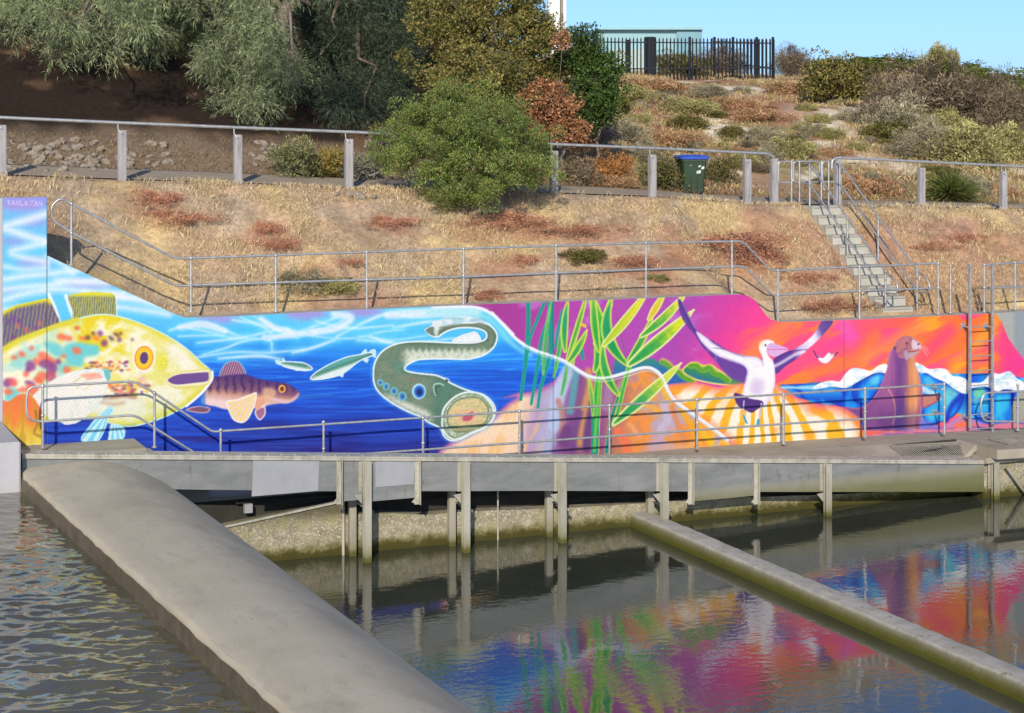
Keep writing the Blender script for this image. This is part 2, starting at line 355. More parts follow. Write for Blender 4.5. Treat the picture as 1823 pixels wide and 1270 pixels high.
    p.fill(pts('h', '165,625 230,575 280,585 350,600 400,600 460,640 520,670 620,700 660,760 540,750 400,735 250,700 180,660'), lambda u, v, d: ramp(v - (u - 1250) * .28, [(650, (90, 170, 60)), (665, (50, 140, 90)), (678, (30, 110, 170)), (690, (90, 90, 200))]), 1.5, edge=(240, 220, 120), ew=2)
    for q in ['h|230,590 280,590 320,625 380,605 420,650 470,665 530,710', 'h|0,560 40,580 80,620 130,640 170,680 210,700 245,720']:
        f, q = q.split('|'); p.line(pts(f, q), 11, (235, 215, 90), 3, True, .8); p.line(pts(f, q) + [-1, 1.5], 8, (90, 165, 40), 2.5, True, 1)
    def sand(u, v, d):
        cx, cy = 1352, 655
        an = np.arctan2(u - cx, v - cy) * 180 / np.pi; r = np.hypot(u - cx, (v - cy))
        ww = an * 1.0 + r * .13 * np.tanh(an / 18) + (fbm(u / 30, v / 30, 41) - .5) * 9
        s = .5 + .5 * np.sin(ww * 2 * np.pi / 17.0)
        c = mixc((255, 246, 226), (250, 190, 40), sstep(.35, .75, s))
        c = mixc(c, (255, 150, 60), sstep(.55, .9, fbm(u / 30, v / 16, 44)) * .5)
        c = mixc(c, (226, 130, 190), (1 - sstep(0, 9, d)) * .85)
        return mixc(c, (255, 120, 60), (1 - sstep(5, 22, d)) * .5)
    dune = np.vstack([pts('h', '10,760 60,745 150,735 250,730 350,745 450,770 520,755 640,735 700,740 800,740 900,740 960,775 1030,825 1120,870 1200,905 1300,925'), pts('i', '100,765 230,790 320,830 390,880 440,980 400,1100'), [[1330, 870], [1318, 815], [1296, 786], [1240, 748], [1205, 728]]])
    p.fill(dune, sand, 3)
    p.fill(pts('h', '560,735 640,725 660,800 560,900 480,960 380,930 420,830'), (255, 170, 60), 12, alpha=.25)
    # ---- sea band and waves on the right
    sea = np.vstack([pts('h', '940,750 1100,742 1260,738 1380,735'), pts('i', '0,600 250,620 640,520 900,520 1160,525 1480,520 1640,540 1737,560'), [[1830, 790]], pts('i', '1640,930 1480,940 1300,900 1200,840 1100,900 900,985 440,980 420,900 330,810 200,775 0,755'), pts('h', '1380,920 1280,910 1200,890 1100,850 1020,800')])
    def seac(u, v, d):
        s = fbm(u / 22, v / 50 + u / 40, 51, 2)
        c = ramp(s + (v - 700) * .0005, [(.2, (8, 50, 190)), (.45, (10, 95, 230)), (.65, (20, 150, 245)), (.85, (110, 220, 245))])
        return mixc(c, (14, 40, 150), sstep(.5, .8, fbm(u / 14, v / 80, 61, 2)) * .5)
    p.fill(sea, seac, 1.5, False)
    p.fill(pts('i', '0,598 300,590 640,560 640,610 300,640 0,660'), (20, 100, 190), 3, alpha=.7)
    for q in ['d|320,655 400,655 420,670 330,672', 'd|420,655 500,650 560,650 540,672 430,675']:
        f, q = q.split('|'); p.fill(pts(f, q), (150, 220, 250), 2.5)
    for q in ['d|350,672 420,690 440,730 400,710', 'd|450,680 540,690 560,740 500,740 460,720', 'd|570,675 680,680 690,750 590,750']:
        f, q = q.split('|'); p.fill(pts(f, q), lambda u, v, d: ramp(v, [(690, (70, 190, 245)), (705, (20, 120, 235)), (720, (6, 40, 180))]), 3)
    wv1 = 'i|360,610 430,570 520,525 590,515 620,560 560,650 480,760 380,760 350,700'
    wv2 = 'i|880,520 960,520 1040,560 1120,610 1190,660 1250,690 1240,760 1180,860 1080,910 960,930 900,800'
    wv3 = 'i|1300,660 1420,625 1500,660 1580,650 1660,690 1640,930 1500,940 1350,880 1290,800'
    for q in (wv1, wv2, wv3):
        f, q = q.split('|')
        p.fill(pts(f, q), lambda u, v, d: mixc(ramp(fbm(u / 14, v / 34, 71, 2) * .7 + .3 * sstep(0, 16, d), [(.2, (8, 60, 200)), (.5, (14, 130, 240)), (.8, (60, 200, 245))]), (10, 50, 170), (1 - sstep(0, 5, d)) * .8), 1.5)
    p.fill(pts('i', '1080,690 1130,630 1190,660 1210,700 1150,760 1090,820'), (130, 220, 215), 7, alpha=.75)
    p.fill(pts('i', '1110,700 1150,740 1100,880 1060,900 1120,790'), (90, 225, 245), 4, alpha=.6)
    p.line(pts('i', '1230,700 1170,760 1130,830 1110,900'), 9, (6, 40, 190), 4, True, .8)
    p.fill(pts('i', '1330,660 1400,640 1420,680 1350,720'), (130, 220, 160), 4, alpha=.8)
    p.fill(pts('i', '1540,720 1620,700 1610,800 1550,850'), (50, 200, 245), 6, alpha=.8)
    p.fill(pts('i', '930,560 980,550 1010,600 960,640'), (80, 200, 245), 4, alpha=.8)
    p.fill(pts('i', '880,600 960,640 1050,690 1060,740 960,690 900,660'), (210, 240, 250), 3, alpha=.85)
    p.fill(pts('i', '500,560 560,540 560,600 510,610'), (110, 215, 250), 4, alpha=.8)
    fo = lambda u, v, d: mixc((252, 254, 255), (185, 228, 245), sstep(.5, .8, fbm(u / 9, v / 6, 81)))
    p.fill(pts('i', '30,640 90,600 180,580 250,585 290,530 350,480 430,485 500,500 560,460 620,445 650,480 640,520 580,515 520,525 450,560 380,600 300,640 200,630 120,640 60,650'), fo, 1.5)
    p.fill(pts('i', '850,440 900,445 970,485 1050,480 1110,490 1160,540 1230,550 1290,590 1300,670 1250,685 1180,650 1110,600 1020,560 950,520 890,515'), fo, 1.5)
    p.fill(pts('i', '1310,600 1400,590 1470,520 1540,525 1620,505 1680,560 1737,600 1745,680 1660,660 1580,650 1520,670 1440,630 1350,635 1300,640'), fo, 1.5)
    # pink rock at the base and grey blocks
    p.fill(pts('i', '1090,985 1160,900 1240,870 1330,890 1420,940 1500,985 1300,1010'), lambda u, v, d: mixc((196, 130, 200), (250, 120, 80), sstep(3, 14, d)), 3)
    p.fill(pts('i', '900,980 900,880 960,900 1080,960 1100,990'), (120, 120, 230), 4, alpha=.8)
    p.line(pts('i', '1300,980 1500,950 1640,930'), 5, (150, 120, 220), 2)
    p.fill(pts('i', '1640,960 1635,800 1660,720 1700,680 1760,660 1760,980'), (168, 168, 155), 1, False)
    # ---- rocks and sand below the water line (centre)
    rock = np.vstack([pts('g', '700,1270 850,1170 1000,1090 1110,1020 1190,960 1300,860 1368,820'), pts('c', '130,780 230,745 330,735 430,690 500,640 570,590'), LC[(LC[:, 0] > 1030) & (LC[:, 0] < 1215)], pts('c', '1400,890 1500,960 1640,1070 1740,1250'), [[1330, 880], [740, 880]]])
    def rockc(u, v, d):
        c = ramp(u + (v - 700) * .2 + (fbm(u / 20, v / 60, 91) - .5) * 34, [(840, (255, 222, 190)), (930, (252, 222, 190)), (965, (190, 160, 200)), (1000, (180, 190, 225)), (1010, (150, 110, 170)), (1030, (130, 75, 140)), (1060, (170, 110, 120)), (1080, (150, 80, 150)), (1110, (190, 120, 100)), (1150, (230, 150, 90)), (1190, (200, 170, 190)), (1260, (255, 170, 60)), (1300, (255, 190, 60))])
        c = mixc(c, (245, 150, 60), sstep(.55, .72, fbm(u / 16 + v / 40, v / 26, 95)) * sstep(1080, 1130, u) * .9)
        c = mixc(c, (180, 175, 205), sstep(.55, .7, fbm(u / 22, v / 22, 99)) * sstep(1120, 1160, u) * .8)
        c = mixc(c, (250, 200, 130), sstep(.5, .75, fbm(u / 10 + v / 30, v / 40, 97)) * (1 - sstep(940, 980, u)) * .8)
        return mixc(c, (180, 90, 170), (1 - sstep(0, 13, d)) * (1 - sstep(1000, 1040, u)) * .9)
    p.fill(rock, rockc, 4, False)
    for q, wd, c in [('c|560,610 520,700 490,830 480,960', 24, (190, 205, 238)), ('c|620,600 600,750 580,870', 12, (90, 170, 180)), ('c|500,800 530,900 520,1020', 10, (190, 130, 120)), ('c|700,600 710,700 680,820 650,960 640,1080', 12, (214, 160, 90)), ('c|740,800 700,1000 690,1120', 14, (96, 60, 130)), ('c|560,1000 540,1060', 22, (110, 60, 130)), ('c|640,880 610,1000 590,1130', 14, (120, 70, 140)),
                     ('c|840,680 830,780 820,840', 16, (170, 130, 170)), ('c|1030,640 1090,700 1130,790', 9, (235, 160, 60)), ('c|1150,620 1200,720 1240,800', 10, (245, 190, 50)), ('c|1100,590 1160,640 1180,700', 9, (200, 130, 80)), ('c|900,720 960,660 1010,650', 14, (190, 140, 150)), ('c|1020,790 1090,830 1180,870', 8, (245, 180, 60)),
                     ('c|1040,900 1080,980 1100,1050', 9, (250, 150, 70)), ('c|1200,830 1230,920 1180,990', 14, (200, 190, 220)), ('c|1320,860 1370,940 1430,1060', 11, (250, 175, 30)), ('c|1260,850 1290,940 1340,1070', 10, (226, 140, 90)), ('c|900,1000 940,1060 960,1120', 16, (250, 120, 80)), ('c|980,960 1040,1040', 8, (250, 170, 120)), ('c|1450,1000 1520,1080', 10, (250, 200, 30))]:
        f, q = q.split('|'); p.line(pts(f, q), wd, c, 4, True, .85)
    # ---- water edge: double white line
    p.line(LC[::3], 5.4, (240, 246, 255), 1.6)
    k = LC[:, 0] > 1015
    p.line(LC[k][::3] + [1, 3.5], 1.6, (120, 150, 200), 1.2, True, .6)
    ins = LC[LC[:, 0] < 960][::4]
    p.line(ins + [-7, 9], 9, (150, 235, 240), 5, True, .6)
    # ---- reeds
    def reed(fr, q, w0, w1, body, rim, tip=None, rw=2.2):
        P = pts(fr, q); n = len(P)
        tp = lambda t: (w0 + (w1 - w0) * t)
        p.line(P, 1, rim, .8, True, 1, lambda t: tp(t) + 2 * rw)
        def cc(u, v, t):
            c = mixc(body, tip, sstep(.35, .95, t)) if tip is not None else np.tile(np.asarray(body, float), (len(u), 1))
            return c
        p.line(P, 1, cc, .8, True, 1, tp)
    tl = (8, 150, 140)
    for q, a, b in [('300,140 300,300 290,470 270,640 250,790', 7, 5), ('405,150 360,260 310,380', 5, 4), ('310,380 300,470', 4, 4), ('445,140 450,260 455,390 450,480', 13, 8), ('450,480 410,620 380,730 365,840', 6, 4), ('375,500 350,640 320,820', 5, 4), ('425,280 385,400 370,520', 5, 4), ('530,200 500,320 480,440', 5, 3), ('650,450 665,520', 7, 4)]:
        reed('c', q, a, b, tl, (60, 190, 150), None, .6)
    G = (20, 160, 90); YG = (150, 205, 50); RIM = (225, 225, 80)
    # main stem
    reed('c', '790,440 775,600 760,760 745,950 735,1140', 7, 17, (40, 175, 70), RIM, (0, 150, 140), 1.2)
    p.line(pts('c', '775,640 765,800 750,960 740,1130'), 6, (150, 215, 60), 2, True, .7)
    reed('c', '850,140 810,250 790,400 780,470', 9, 5, (120, 195, 50), (250, 235, 120), None, 1.3)
    reed('c', '820,1140 845,950 880,830 930,690 965,560', 5, 4, (0, 140, 150), (160, 200, 90), (60, 170, 90), 1)
    reed('c', '985,530 940,690 900,860 870,960', 5, 6, (60, 180, 60), (235, 235, 110), None, 1)
    def leaf(fr, base, tipp, wid, bend, col0, col1, rim=(215, 225, 90), rimw=1.5):
        k_, ox, oy = FR[fr]
        a = np.array(base, float); b = np.array(tipp, float); d = b - a; nrm = np.array([-d[1], d[0]]) / (np.hypot(*d) + 1e-6)
        ts = np.linspace(0, 1, 9); prof = np.sin(np.pi * np.clip(ts * .9 + .06, 0, 1)) ** .8 * (1 - ts * .25); prof[-1] = 0
        mid = [a + d * t + nrm * bend * 4 * t * (1 - t) for t in ts]
        L = [m + nrm * wid * .5 * w for m, w in zip(mid, prof)] + [m - nrm * wid * .5 * w for m, w in zip(mid[::-1], prof[::-1])]
        P = np.array(L) / k_ + np.array([ox, oy]); A = a / k_ + np.array([ox, oy]); B = b / k_ + np.array([ox, oy]); D = B - A
        def cc(u, v, dd):
            t = np.clip(((u - A[0]) * D[0] + (v - A[1]) * D[1]) / (D @ D), 0, 1)
            c = mixc(col0, col1, sstep(.2, .9, t + (fbm(u / 7, v / 7, 207) - .5) * .25)); return mixc(c, (170, 215, 60), (1 - sstep(0, 4.5, dd)) * .75)
        p.fill(P, cc, 1.6, True, edge=mixc(rim, (200, 225, 110), .35), ew=rimw); p.line([A * .94 + B * .06, A * .3 + B * .7], 1.1, mixc(np.array(col0, float) * .75, col1, .2), 1.2, False, .5)
    dg = (20, 150, 100); lg = (235, 225, 40)
    leaf('c', (470, 640), (530, 250), 26, 8, (20, 150, 120), (30, 170, 120), (60, 190, 120), 1)
    leaf('c', (400, 620), (452, 140), 24, -10, (10, 140, 130), (20, 165, 130), (60, 190, 130), 1)
    leaf('c', (600, 560), (655, 200), 22, -12, (40, 165, 90), (120, 190, 60), (200, 215, 80), 1)
    leaf('c', (740, 420), (860, 130), 34, -8, (60, 175, 70), (190, 215, 50), (225, 230, 110), 1.2)
    leaf('c', (520, 760), (560, 540), 20, 6, (10, 140, 140), (30, 150, 130), (60, 180, 140), 1)
    leaf('c', (730, 900), (700, 640), 24, 8, (20, 150, 110), (90, 190, 70), (190, 215, 90), 1)
    leaf('c', (545, 470), (565, 130), 46, -14, (30, 160, 100), (0, 155, 150))
    leaf('c', (560, 520), (690, 90), 34, 4, (60, 170, 80), (90, 180, 70))
    leaf('c', (560, 550), (690, 330), 44, 10, (30, 155, 90), (110, 190, 60))
    leaf('c', (745, 600), (690, 60), 86, 60, (30, 165, 80), (90, 190, 60))
    leaf('c', (770, 470), (735, 80), 50, -12, (40, 170, 70), (70, 180, 70))
    leaf('c', (960, 560), (860, 110), 80, -85, (20, 155, 80), (30, 160, 110))
    leaf('c', (900, 760), (800, 410), 60, -40, (40, 160, 70), (60, 170, 90))
    leaf('c', (800, 430), (1100, 60), 62, 10, (190, 210, 50), (245, 225, 50), (255, 245, 190))
    leaf('c', (960, 540), (1130, 230), 46, 14, (30, 155, 80), (120, 190, 60))
    leaf('c', (1050, 370), (1350, 80), 62, 18, (60, 170, 70), (245, 225, 60), (255, 245, 200))
    leaf('c', (1100, 260), (1210, 80), 46, 0, (250, 190, 50), (235, 220, 50), (255, 240, 170))
    leaf('c', (970, 560), (1395, 200), 88, 8, (40, 165, 80), (240, 230, 30), (255, 240, 200), 2.2)
    leaf('c', (870, 950), (1310, 555), 74, 6, (30, 160, 100), (225, 225, 60), (255, 245, 190), 2.2)
    p.fill(pts('c', '640,280 680,290 685,315 655,300'), (225, 200, 50), 1)
    k = LC[:, 0] > 925
    p.line(LC[k][::3], 4.6, (240, 246, 255), 1.4, True, .9)
    p.line(LC[k][::3] + [2.5, 6], 1.6, (225, 236, 252), 1.2, True, .7)
    # ---- pelican
    pw = (250, 247, 255); pu = (98, 58, 150)
    p.fill(pts('h', '120,60 165,90 210,190 270,300 340,360 430,410 520,470 640,510 760,530 800,570 815,640 790,760 680,760 640,720 540,690 460,600 380,510 310,430 260,350 200,280 150,200'), lambda u, v, d: mixc((100, 60, 155), (170, 140, 205), sstep(.5, .75, fbm(u / 5, v / 12, 101)) * .4), 1.2)
    p.fill(pts('h', '270,320 340,360 430,430 540,480 660,515 770,530 830,600 890,640 905,740 860,880 800,930 700,900 655,820 660,720 680,640 640,590 540,560 450,520 380,470 310,400'), lambda u, v, d: mixc(pw, (205, 180, 230), (1 - sstep(0, 7, d)) * .5), 1.6)
    p.line(pts('h', '410,452 500,465 580,500 660,525'), 2.4, (60, 30, 90), 1, True, .9, (.4, .3))
    p.fill(pts('h', '460,540 560,560 640,600 672,650 660,730 600,720 530,670 480,620'), (108, 66, 158), 5, alpha=.9)
    p.line(pts('h', '130,80 190,200 260,310'), 2, (70, 40, 120), 1, True, .7); p.line(pts('h', '160,90 215,210 280,320'), 1.6, (190, 160, 220), 1, True, .5)
    # right wing
    p.fill(pts('h', '1290,235 1375,240 1300,340 1240,400 1160,470 1080,540 990,600 920,660 890,620 895,545 960,500 1050,465 1130,420 1210,350 1250,290'), lambda u, v, d: ramp(u - (v - 600) * .5, [(1395, (96, 58, 152)), (1415, (215, 195, 235)), (1440, (250, 246, 255)), (1452, (240, 225, 245)), (1468, (110, 80, 160)), (1520, (80, 60, 140))]), 1.2)
    p.line(pts('h', '905,545 980,500 1060,478 1160,465'), 3.2, (88, 50, 130), 1.2, True, .9, (.8, .5))
    p.line(pts('h', '900,600 960,570 1060,510 1140,480'), 5, (246, 240, 255), 3, True, .8)
    # body, neck, head
    p.fill(pts('h', '800,560 790,500 775,450 800,400 850,385 900,405 880,440 850,470 850,510 890,560 905,640 900,740 870,840 800,900 700,900 650,830 670,740 700,640'), lambda u, v, d: mixc((253, 250, 252), (225, 205, 240), (1 - sstep(0, 5, d)) * .4), 1.3)
    p.ell(pts('h', '760,765')[0], 12, 15, (190, 160, 225), .3, 9, .5)
    p.line(pts('h', '810,600 800,540 790,500'), 1.6, (190, 130, 190), 1, True, .7)
    p.fill(pts('h', '845,430 880,412 940,430 1015,462 960,500 900,525 855,505 835,470'), lambda u, v, d: mixc((225, 180, 230), (250, 225, 245), sstep(.3, .9, (v - 612) / -14)), 1)
    p.line(pts('h', '850,468 930,462 1010,464'), 1.4, (240, 60, 160), .7, True, .8)
    p.ell(pts('h', '828,430')[0], 1.8, 2.2, (70, 60, 80)); p.ell(pts('h', '800,420')[0], 5, 5, (255, 235, 190), 0, 4, .6)
    p.fill(pts('h', '575,820 640,830 700,860 800,880 805,920 760,950 715,975 660,950 600,910'), lambda u, v, d: mixc((84, 46, 130), (190, 160, 225), sstep(1350, 1362, u + (v - 725)) * (1 - sstep(722, 735, v))), 1.3)
    for q in ['h|655,880 650,960 660,1010', 'h|795,900 790,980 770,1040']:
        f, q = q.split('|'); p.line(pts(f, q), 2.2, (190, 200, 235), .8)
    p.fill(pts('h', '645,990 665,1010 685,1060 665,1055'), (60, 170, 215), .8); p.fill(pts('h', '765,1025 785,1040 775,1085 755,1080'), (60, 170, 215), .8)
    # small gull
    p.fill(pts('i', '40,340 70,380 110,395 140,370 160,350 185,365 230,355 195,395 150,440 100,435 65,395'), lambda u, v, d: mixc((250, 245, 250), (190, 150, 190), 1 - sstep(0, 2, d)), .8)
    p.line(pts('i', '38,338 60,380 75,395'), 2, (70, 40, 90), .8); p.line(pts('i', '232,352 205,375'), 2, (80, 40, 80), .8); p.line(pts('i', '180,378 200,380'), 1.5, (250, 160, 60), .6)
    p.fill(pts('p', '1560,772 1640,764 1700,762 1800,752 1850,750 1850,800 1540,812 1470,812 1500,792'), lambda u, v, d: mixc((150, 96, 176), (226, 130, 150), sstep(.4, .65, fbm(u / 30, v / 6, 105))), 3, alpha=.95)
    # ---- sea lion
    def slc(u, v, d):
        c = ramp(u + (v - 700) * .04 + (fbm(u / 4, v / 30, 111) - .5) * 12, [(1545, (140, 78, 140)), (1583, (168, 96, 158)), (1598, (120, 66, 140)), (1609, (136, 84, 140)), (1618, (214, 138, 100)), (1628, (240, 168, 110)), (1638, (190, 110, 130))])
        c = mixc(c, (90, 55, 130), sstep(715, 750, v) * .55)
        return mixc(c, (205, 140, 180), (1 - sstep(0, 5, d)) * .5)
    p.fill(pts('i', '280,790 380,800 470,770 540,690 580,610 610,540 632,470 640,400 665,330 690,300 720,250 770,222 830,225 880,255 905,290 900,330 880,350 860,375 852,420 880,500 905,580 920,680 915,800 905,900 890,975 800,975 480,985 450,930 400,880 330,830'), slc, 1.2)
    p.fill(pts('i', '690,310 730,250 790,225 850,240 895,280 905,310 860,335 810,340 800,380 760,400 720,380'), lambda u, v, d: mixc((206, 128, 124), (150, 88, 136), sstep(.4, .7, fbm(u / 6, v / 6, 121)) * .7), 2, alpha=.85)
    p.fill(pts('i', '840,250 890,275 905,300 895,330 840,325 830,290'), (240, 215, 235), 2, alpha=.85)
    p.fill(pts('i', '770,340 830,350 890,350 860,375 810,400 780,410'), (190, 170, 195), 2, alpha=.8)
    p.ell(pts('i', '792,278')[0], 3.2, 3.2, (150, 92, 120), 0, 1.4, .8); p.ell(pts('i', '792,278')[0], 1.5, 1.7, (84, 56, 84), 0, .9); p.ell(pts('i', '885,285')[0], 2, 1.8, (90, 64, 84))
    p.line(pts('i', '800,348 850,345 890,325'), 1.6, (120, 60, 100), .8)
    p.line(pts('i', '690,310 700,330'), 3, (90, 50, 100), 1)
    for a in ['895,300 940,310 970,360', '895,305 930,320 955,380', '890,310 920,330 940,370']:
        p.line(pts('i', a), 1.2, (250, 190, 180), .8, True, .7)
    p.fill(pts('i', '560,740 600,660 640,640 680,720 700,820 690,900 660,975 590,975 560,900 545,820'), lambda u, v, d: mixc((165, 95, 150), (110, 60, 130), sstep(690, 760, v)), 4, alpha=.9)
    p.line(pts('i', '640,645 680,720 697,820 680,930'), 2.4, (230, 150, 120), 1.5, True, .8)
    p.fill(pts('i', '470,770 540,740 560,830 540,960 480,960 460,880'), (140, 78, 140), 4, alpha=.7)
    p.fill(pts('i', '915,700 980,695 1060,690 1050,740 990,780 915,800'), lambda u, v, d: mixc((150, 80, 120), (205, 130, 120), sstep(0, 5, d)), 1.5)
    p.fill(pts('i', '700,800 760,700 790,820 780,970 690,970'), (76, 52, 130), 8, alpha=.6)
    # ---- lamprey
    spine = smooth_curve(pts('g', '590,235 650,255 700,240 770,215 880,200 990,190 1080,205 1140,250 1155,310 1120,370 1040,410 940,425 800,415 640,415 500,425 380,440 300,480 245,560 235,640 270,720 340,790 430,830'), False, 8)
    nn = len(spine); wds = np.interp(np.linspace(0, 1, nn), [0, .04, .12, .3, .45, .62, .75, .86, 1], [2, 10, 7, 9, 15, 28, 37, 44, 46])
    wds = np.array(wds); W2 = wds * .5 * 1.02
    dd = np.gradient(spine, axis=0); nr = np.stack([-dd[:, 1], dd[:, 0]], 1) / np.hypot(dd[:, 0], dd[:, 1])[:, None]
    body = np.vstack([pts('g', '575,232 620,205 650,195 640,170 720,160 700,200 770,195 880,180 1000,170 1050,155 1130,190 1185,250 1195,310 1160,390 1080,450 980,480 900,487 780,483 640,483 520,490 450,515 405,545 392,575 430,598 540,615 660,628 740,660 790,695 900,745 1000,778 1080,800 1150,860 1180,930 1160,1010 1090,1080 980,1130 880,1180 800,1195 740,1160 700,1085 600,1035 540,990 440,950 330,895 230,830 160,760 128,690 122,600 135,520 180,440 260,380 370,345 500,335 640,338 780,345 900,345 1000,338 1070,330 1105,300 1100,255 1050,225 960,212 860,215 780,235 720,265 680,292 620,280'), pts('g', '585,250')])
    def lc(u, v, d):
        gu = (u - 640) * 4.886; gv = (v - 540) * 4.886
        c = mixc((134, 150, 126), (98, 130, 108), fbm(u / 14, v / 10, 131))
        tail = (1 - sstep(330, 345, gv))
        bell = sstep(380, 440, gv + 26 * np.sin(gu / 9.0) * .4) * (1 - sstep(530, 580, gv)) * sstep(340, 440, gu)
        c = mixc(c, (226, 232, 215), bell * .95)
        c = mixc(c, (226, 232, 220), sstep(-10, 60, gv - (735 + (gu - 150) * .40)) * sstep(150, 250, gu) * (1 - sstep(600, 680, gu)) * .95)
        c = mixc(c, (90, 150, 130), (1 - sstep(0, 70, np.hypot(gu - 345, (gv - 560) * .8))) * .8)
        c = mixc(c, (84, 130, 112), sstep(560, 700, gu) * sstep(600, 680, gv) * .8)
        c = mixc(c, (150, 120, 100), (1 - sstep(0, 60, np.hypot((gu - 450) * .6, (gv - 665) * 2))) * .6)
        dark = sstep(.45, .8, fbm(u / 3, v / 3, 141)) * .25
        c = mixc(c, (70, 96, 84), (1 - sstep(2, 9, d)) * .45 * (gv < 370) + (1 - sstep(2, 8, d)) * .3 * (gv > 560))
        return mixc(mixc(c, (70, 95, 75), dark), (200, 225, 215), (1 - sstep(0, 2.5, d)) * .5)
    p.line(np.vstack([body, body[:1]])[:], 8, (90, 190, 250), 5, True, .5)
    p.fill(body, lc, 1, True, edge=(232, 248, 252), ew=2.2)
    p.fill(pts('g', '640,160 700,150 740,120 900,110 1020,120 1100,160 1140,200 1060,175 960,170 860,180 760,195 700,230 660,235'), lambda u, v, d: mixc((232, 240, 245), (150, 200, 215), sstep(.4, .7, fbm(u / 16, v / 4, 151)) * .8), 2.5, alpha=.9)
    p.fill(pts('g', '640,170 700,150 720,170 690,220 680,285 640,270 650,220'), (238, 242, 240), 3, alpha=.8)
    p.fill(pts('g', '575,235 620,205 640,240 655,285 600,265'), (110, 135, 125), 2, alpha=.9)
    p.line(pts('g', '700,215 800,195 900,188 1020,190 1100,215'), 3.4, (128, 140, 120), 1.6, True, .9)
    p.fill(pts('g', '820,340 880,290 950,268 1010,258 1040,335'), lambda u, v, d: mixc((240, 246, 248), (150, 175, 175), (1 - sstep(0, 3, d)) * .6), 1.2, edge=(245, 252, 255), ew=2)
    # gill spots, eye
    for x, y, r in [(180, 690, 4.0), (232, 725, 4.6), (300, 765, 5.2), (372, 810, 6.4)]:
        c = pts('g', '%d,%d' % (x, y))[0]; p.ell(c, r + 1.6, r + 2.2, (120, 200, 215), 0, 1.5, .9); p.ell(c, r * .75, r, (70, 140, 200), 0, 1.2); p.ell(c + [.6, .6], r * .4, r * .5, (60, 90, 180), 0, 1)
    c = pts('g', '517,768')[0]
    p.ell(c, 12.4, 14, (190, 230, 250)); p.ell(c + [.6, .4], 10, 11.5, (60, 150, 230)); p.ell(c + [.6, .4], 7.6, 9, (40, 90, 190)); p.ell(c + [1, 1.5], 5, 6, (22, 40, 110))
    p.line(pts('g', '662,800 645,740 655,705 700,700 730,715'), 2.6, (180, 215, 205), 1, True, .9); p.line(pts('g', '672,790 662,735 700,722'), 3.4, (60, 95, 90), 1.4, True, .9)
    p.ell(pts('g', '762,670')[0], 3, 3.4, (60, 90, 110), .6); p.line(pts('g', '745,650 775,665 780,690'), 1.5, (230, 245, 250), .7)
    # mouth disc
    mo = pts('g', '720,1020 730,930 790,850 870,795 960,775 1060,795 1130,860 1165,930 1160,1000 1100,1070 1000,1110 900,1160 820,1185 750,1140 722,1080')
    p.fill(mo, lambda u, v, d: mixc((150, 170, 140), (205, 222, 205), sstep(.4, .7, fbm(u / 3, v / 3, 161))), 1, edge=(228, 242, 238), ew=3)
    p.line(np.vstack([mo, mo[:1]]) * .93 + pts('g', '940,975')[0] * .07, 1.6, (110, 135, 105), 1, True, .8)
    di = pts('g', '765,1010 775,930 840,855 930,825 1030,825 1100,880 1120,950 1090,1040 980,1075 900,1090 820,1080 780,1060')
    p.fill(di, lambda u, v, d: mixc(mixc((236, 208, 150), (170, 185, 140), sstep(.45, .6, fbm(u / 1.8, v / 1.8, 171)) * .8), (240, 190, 150), 1 - sstep(0, 22, np.hypot((u - 832) * .7, v - 742))), 1.6, edge=(120, 140, 105), ew=2)
    p.fill(pts('g', '790,1070 900,1085 1000,1080 1095,1060 990,1110 880,1130 820,1120'), (130, 140, 100), 1.5)
    for i in range(26): p.ell(pts('g', '%d,%d' % (800 + i * 9, 1095 + (i % 3) * 8 - i * .4))[0], .9, .9, (225, 220, 170), 0, .5)
    p.fill(pts('g', '905,1025 900,985 945,960 985,945 990,985 960,1020'), (196, 80, 110), 2, alpha=.9)
    # ---- two small silver fish
    def sfish(fr, q, fins, eye, pal=1):
        for f in fins: p.fill(pts(fr, f), (200, 235, 245), .9)
        P = pts(fr, q)
        y0 = P[:, 1].min(); y1 = P[:, 1].max()
        A = P[np.argmin(P[:, 0])]; B = P[np.argmax(P[:, 0])]; D = (B - A); n_ = np.array([-D[1], D[0]]) / np.hypot(*D)
        p.fill(P, lambda u, v, d: ramp(((u - A[0]) * n_[0] + (v - A[1]) * n_[1]), [(-6, (90, 170, 165)), (-2, (80, 130, 115)), (1, (120, 180, 165)), (4, (225, 240, 240))]), .8, edge=(225, 245, 250), ew=1.6)
        p.ell(pts(fr, eye)[0], 1.6, 1.6, (240, 230, 200)); p.ell(pts(fr, eye)[0], .8, .8, (60, 60, 60))
    sfish('b', '225,478 260,472 320,475 380,480 420,500 440,518 420,528 370,530 320,522 270,510 235,495', ['190,460 225,465 235,480 230,495 200,488', '235,475 240,445 262,472', '320,520 330,535 350,528'], '412,512')
    sfish('b', '430,580 460,550 520,510 600,470 680,440 760,425 830,410 850,428 790,450 740,480 690,520 640,555 580,575 500,590 440,592', ['830,395 868,390 868,445 835,425', '765,425 800,385 810,415', '780,455 820,450 810,480', '615,560 650,555 645,578'], '460,572')
    # ---- brown gudgeon
    p.fill(pts('f', '660,860 720,835 800,825 880,845 860,885 790,890 720,880'), lambda u, v, d: mixc((130, 80, 100), (225, 190, 205), 1 - sstep(0, 3.5, d)), 1)
    p.fill(pts('f', '970,565 1000,470 1050,430 1110,422 1160,450 1200,540 1100,560'), lambda u, v, d: mixc((120, 70, 120), (215, 170, 190), sstep(.55, .75, .5 + .5 * np.sin(u * 1.5 + v * .5)) * .8), 1, edge=(120, 190, 230), ew=1.2)
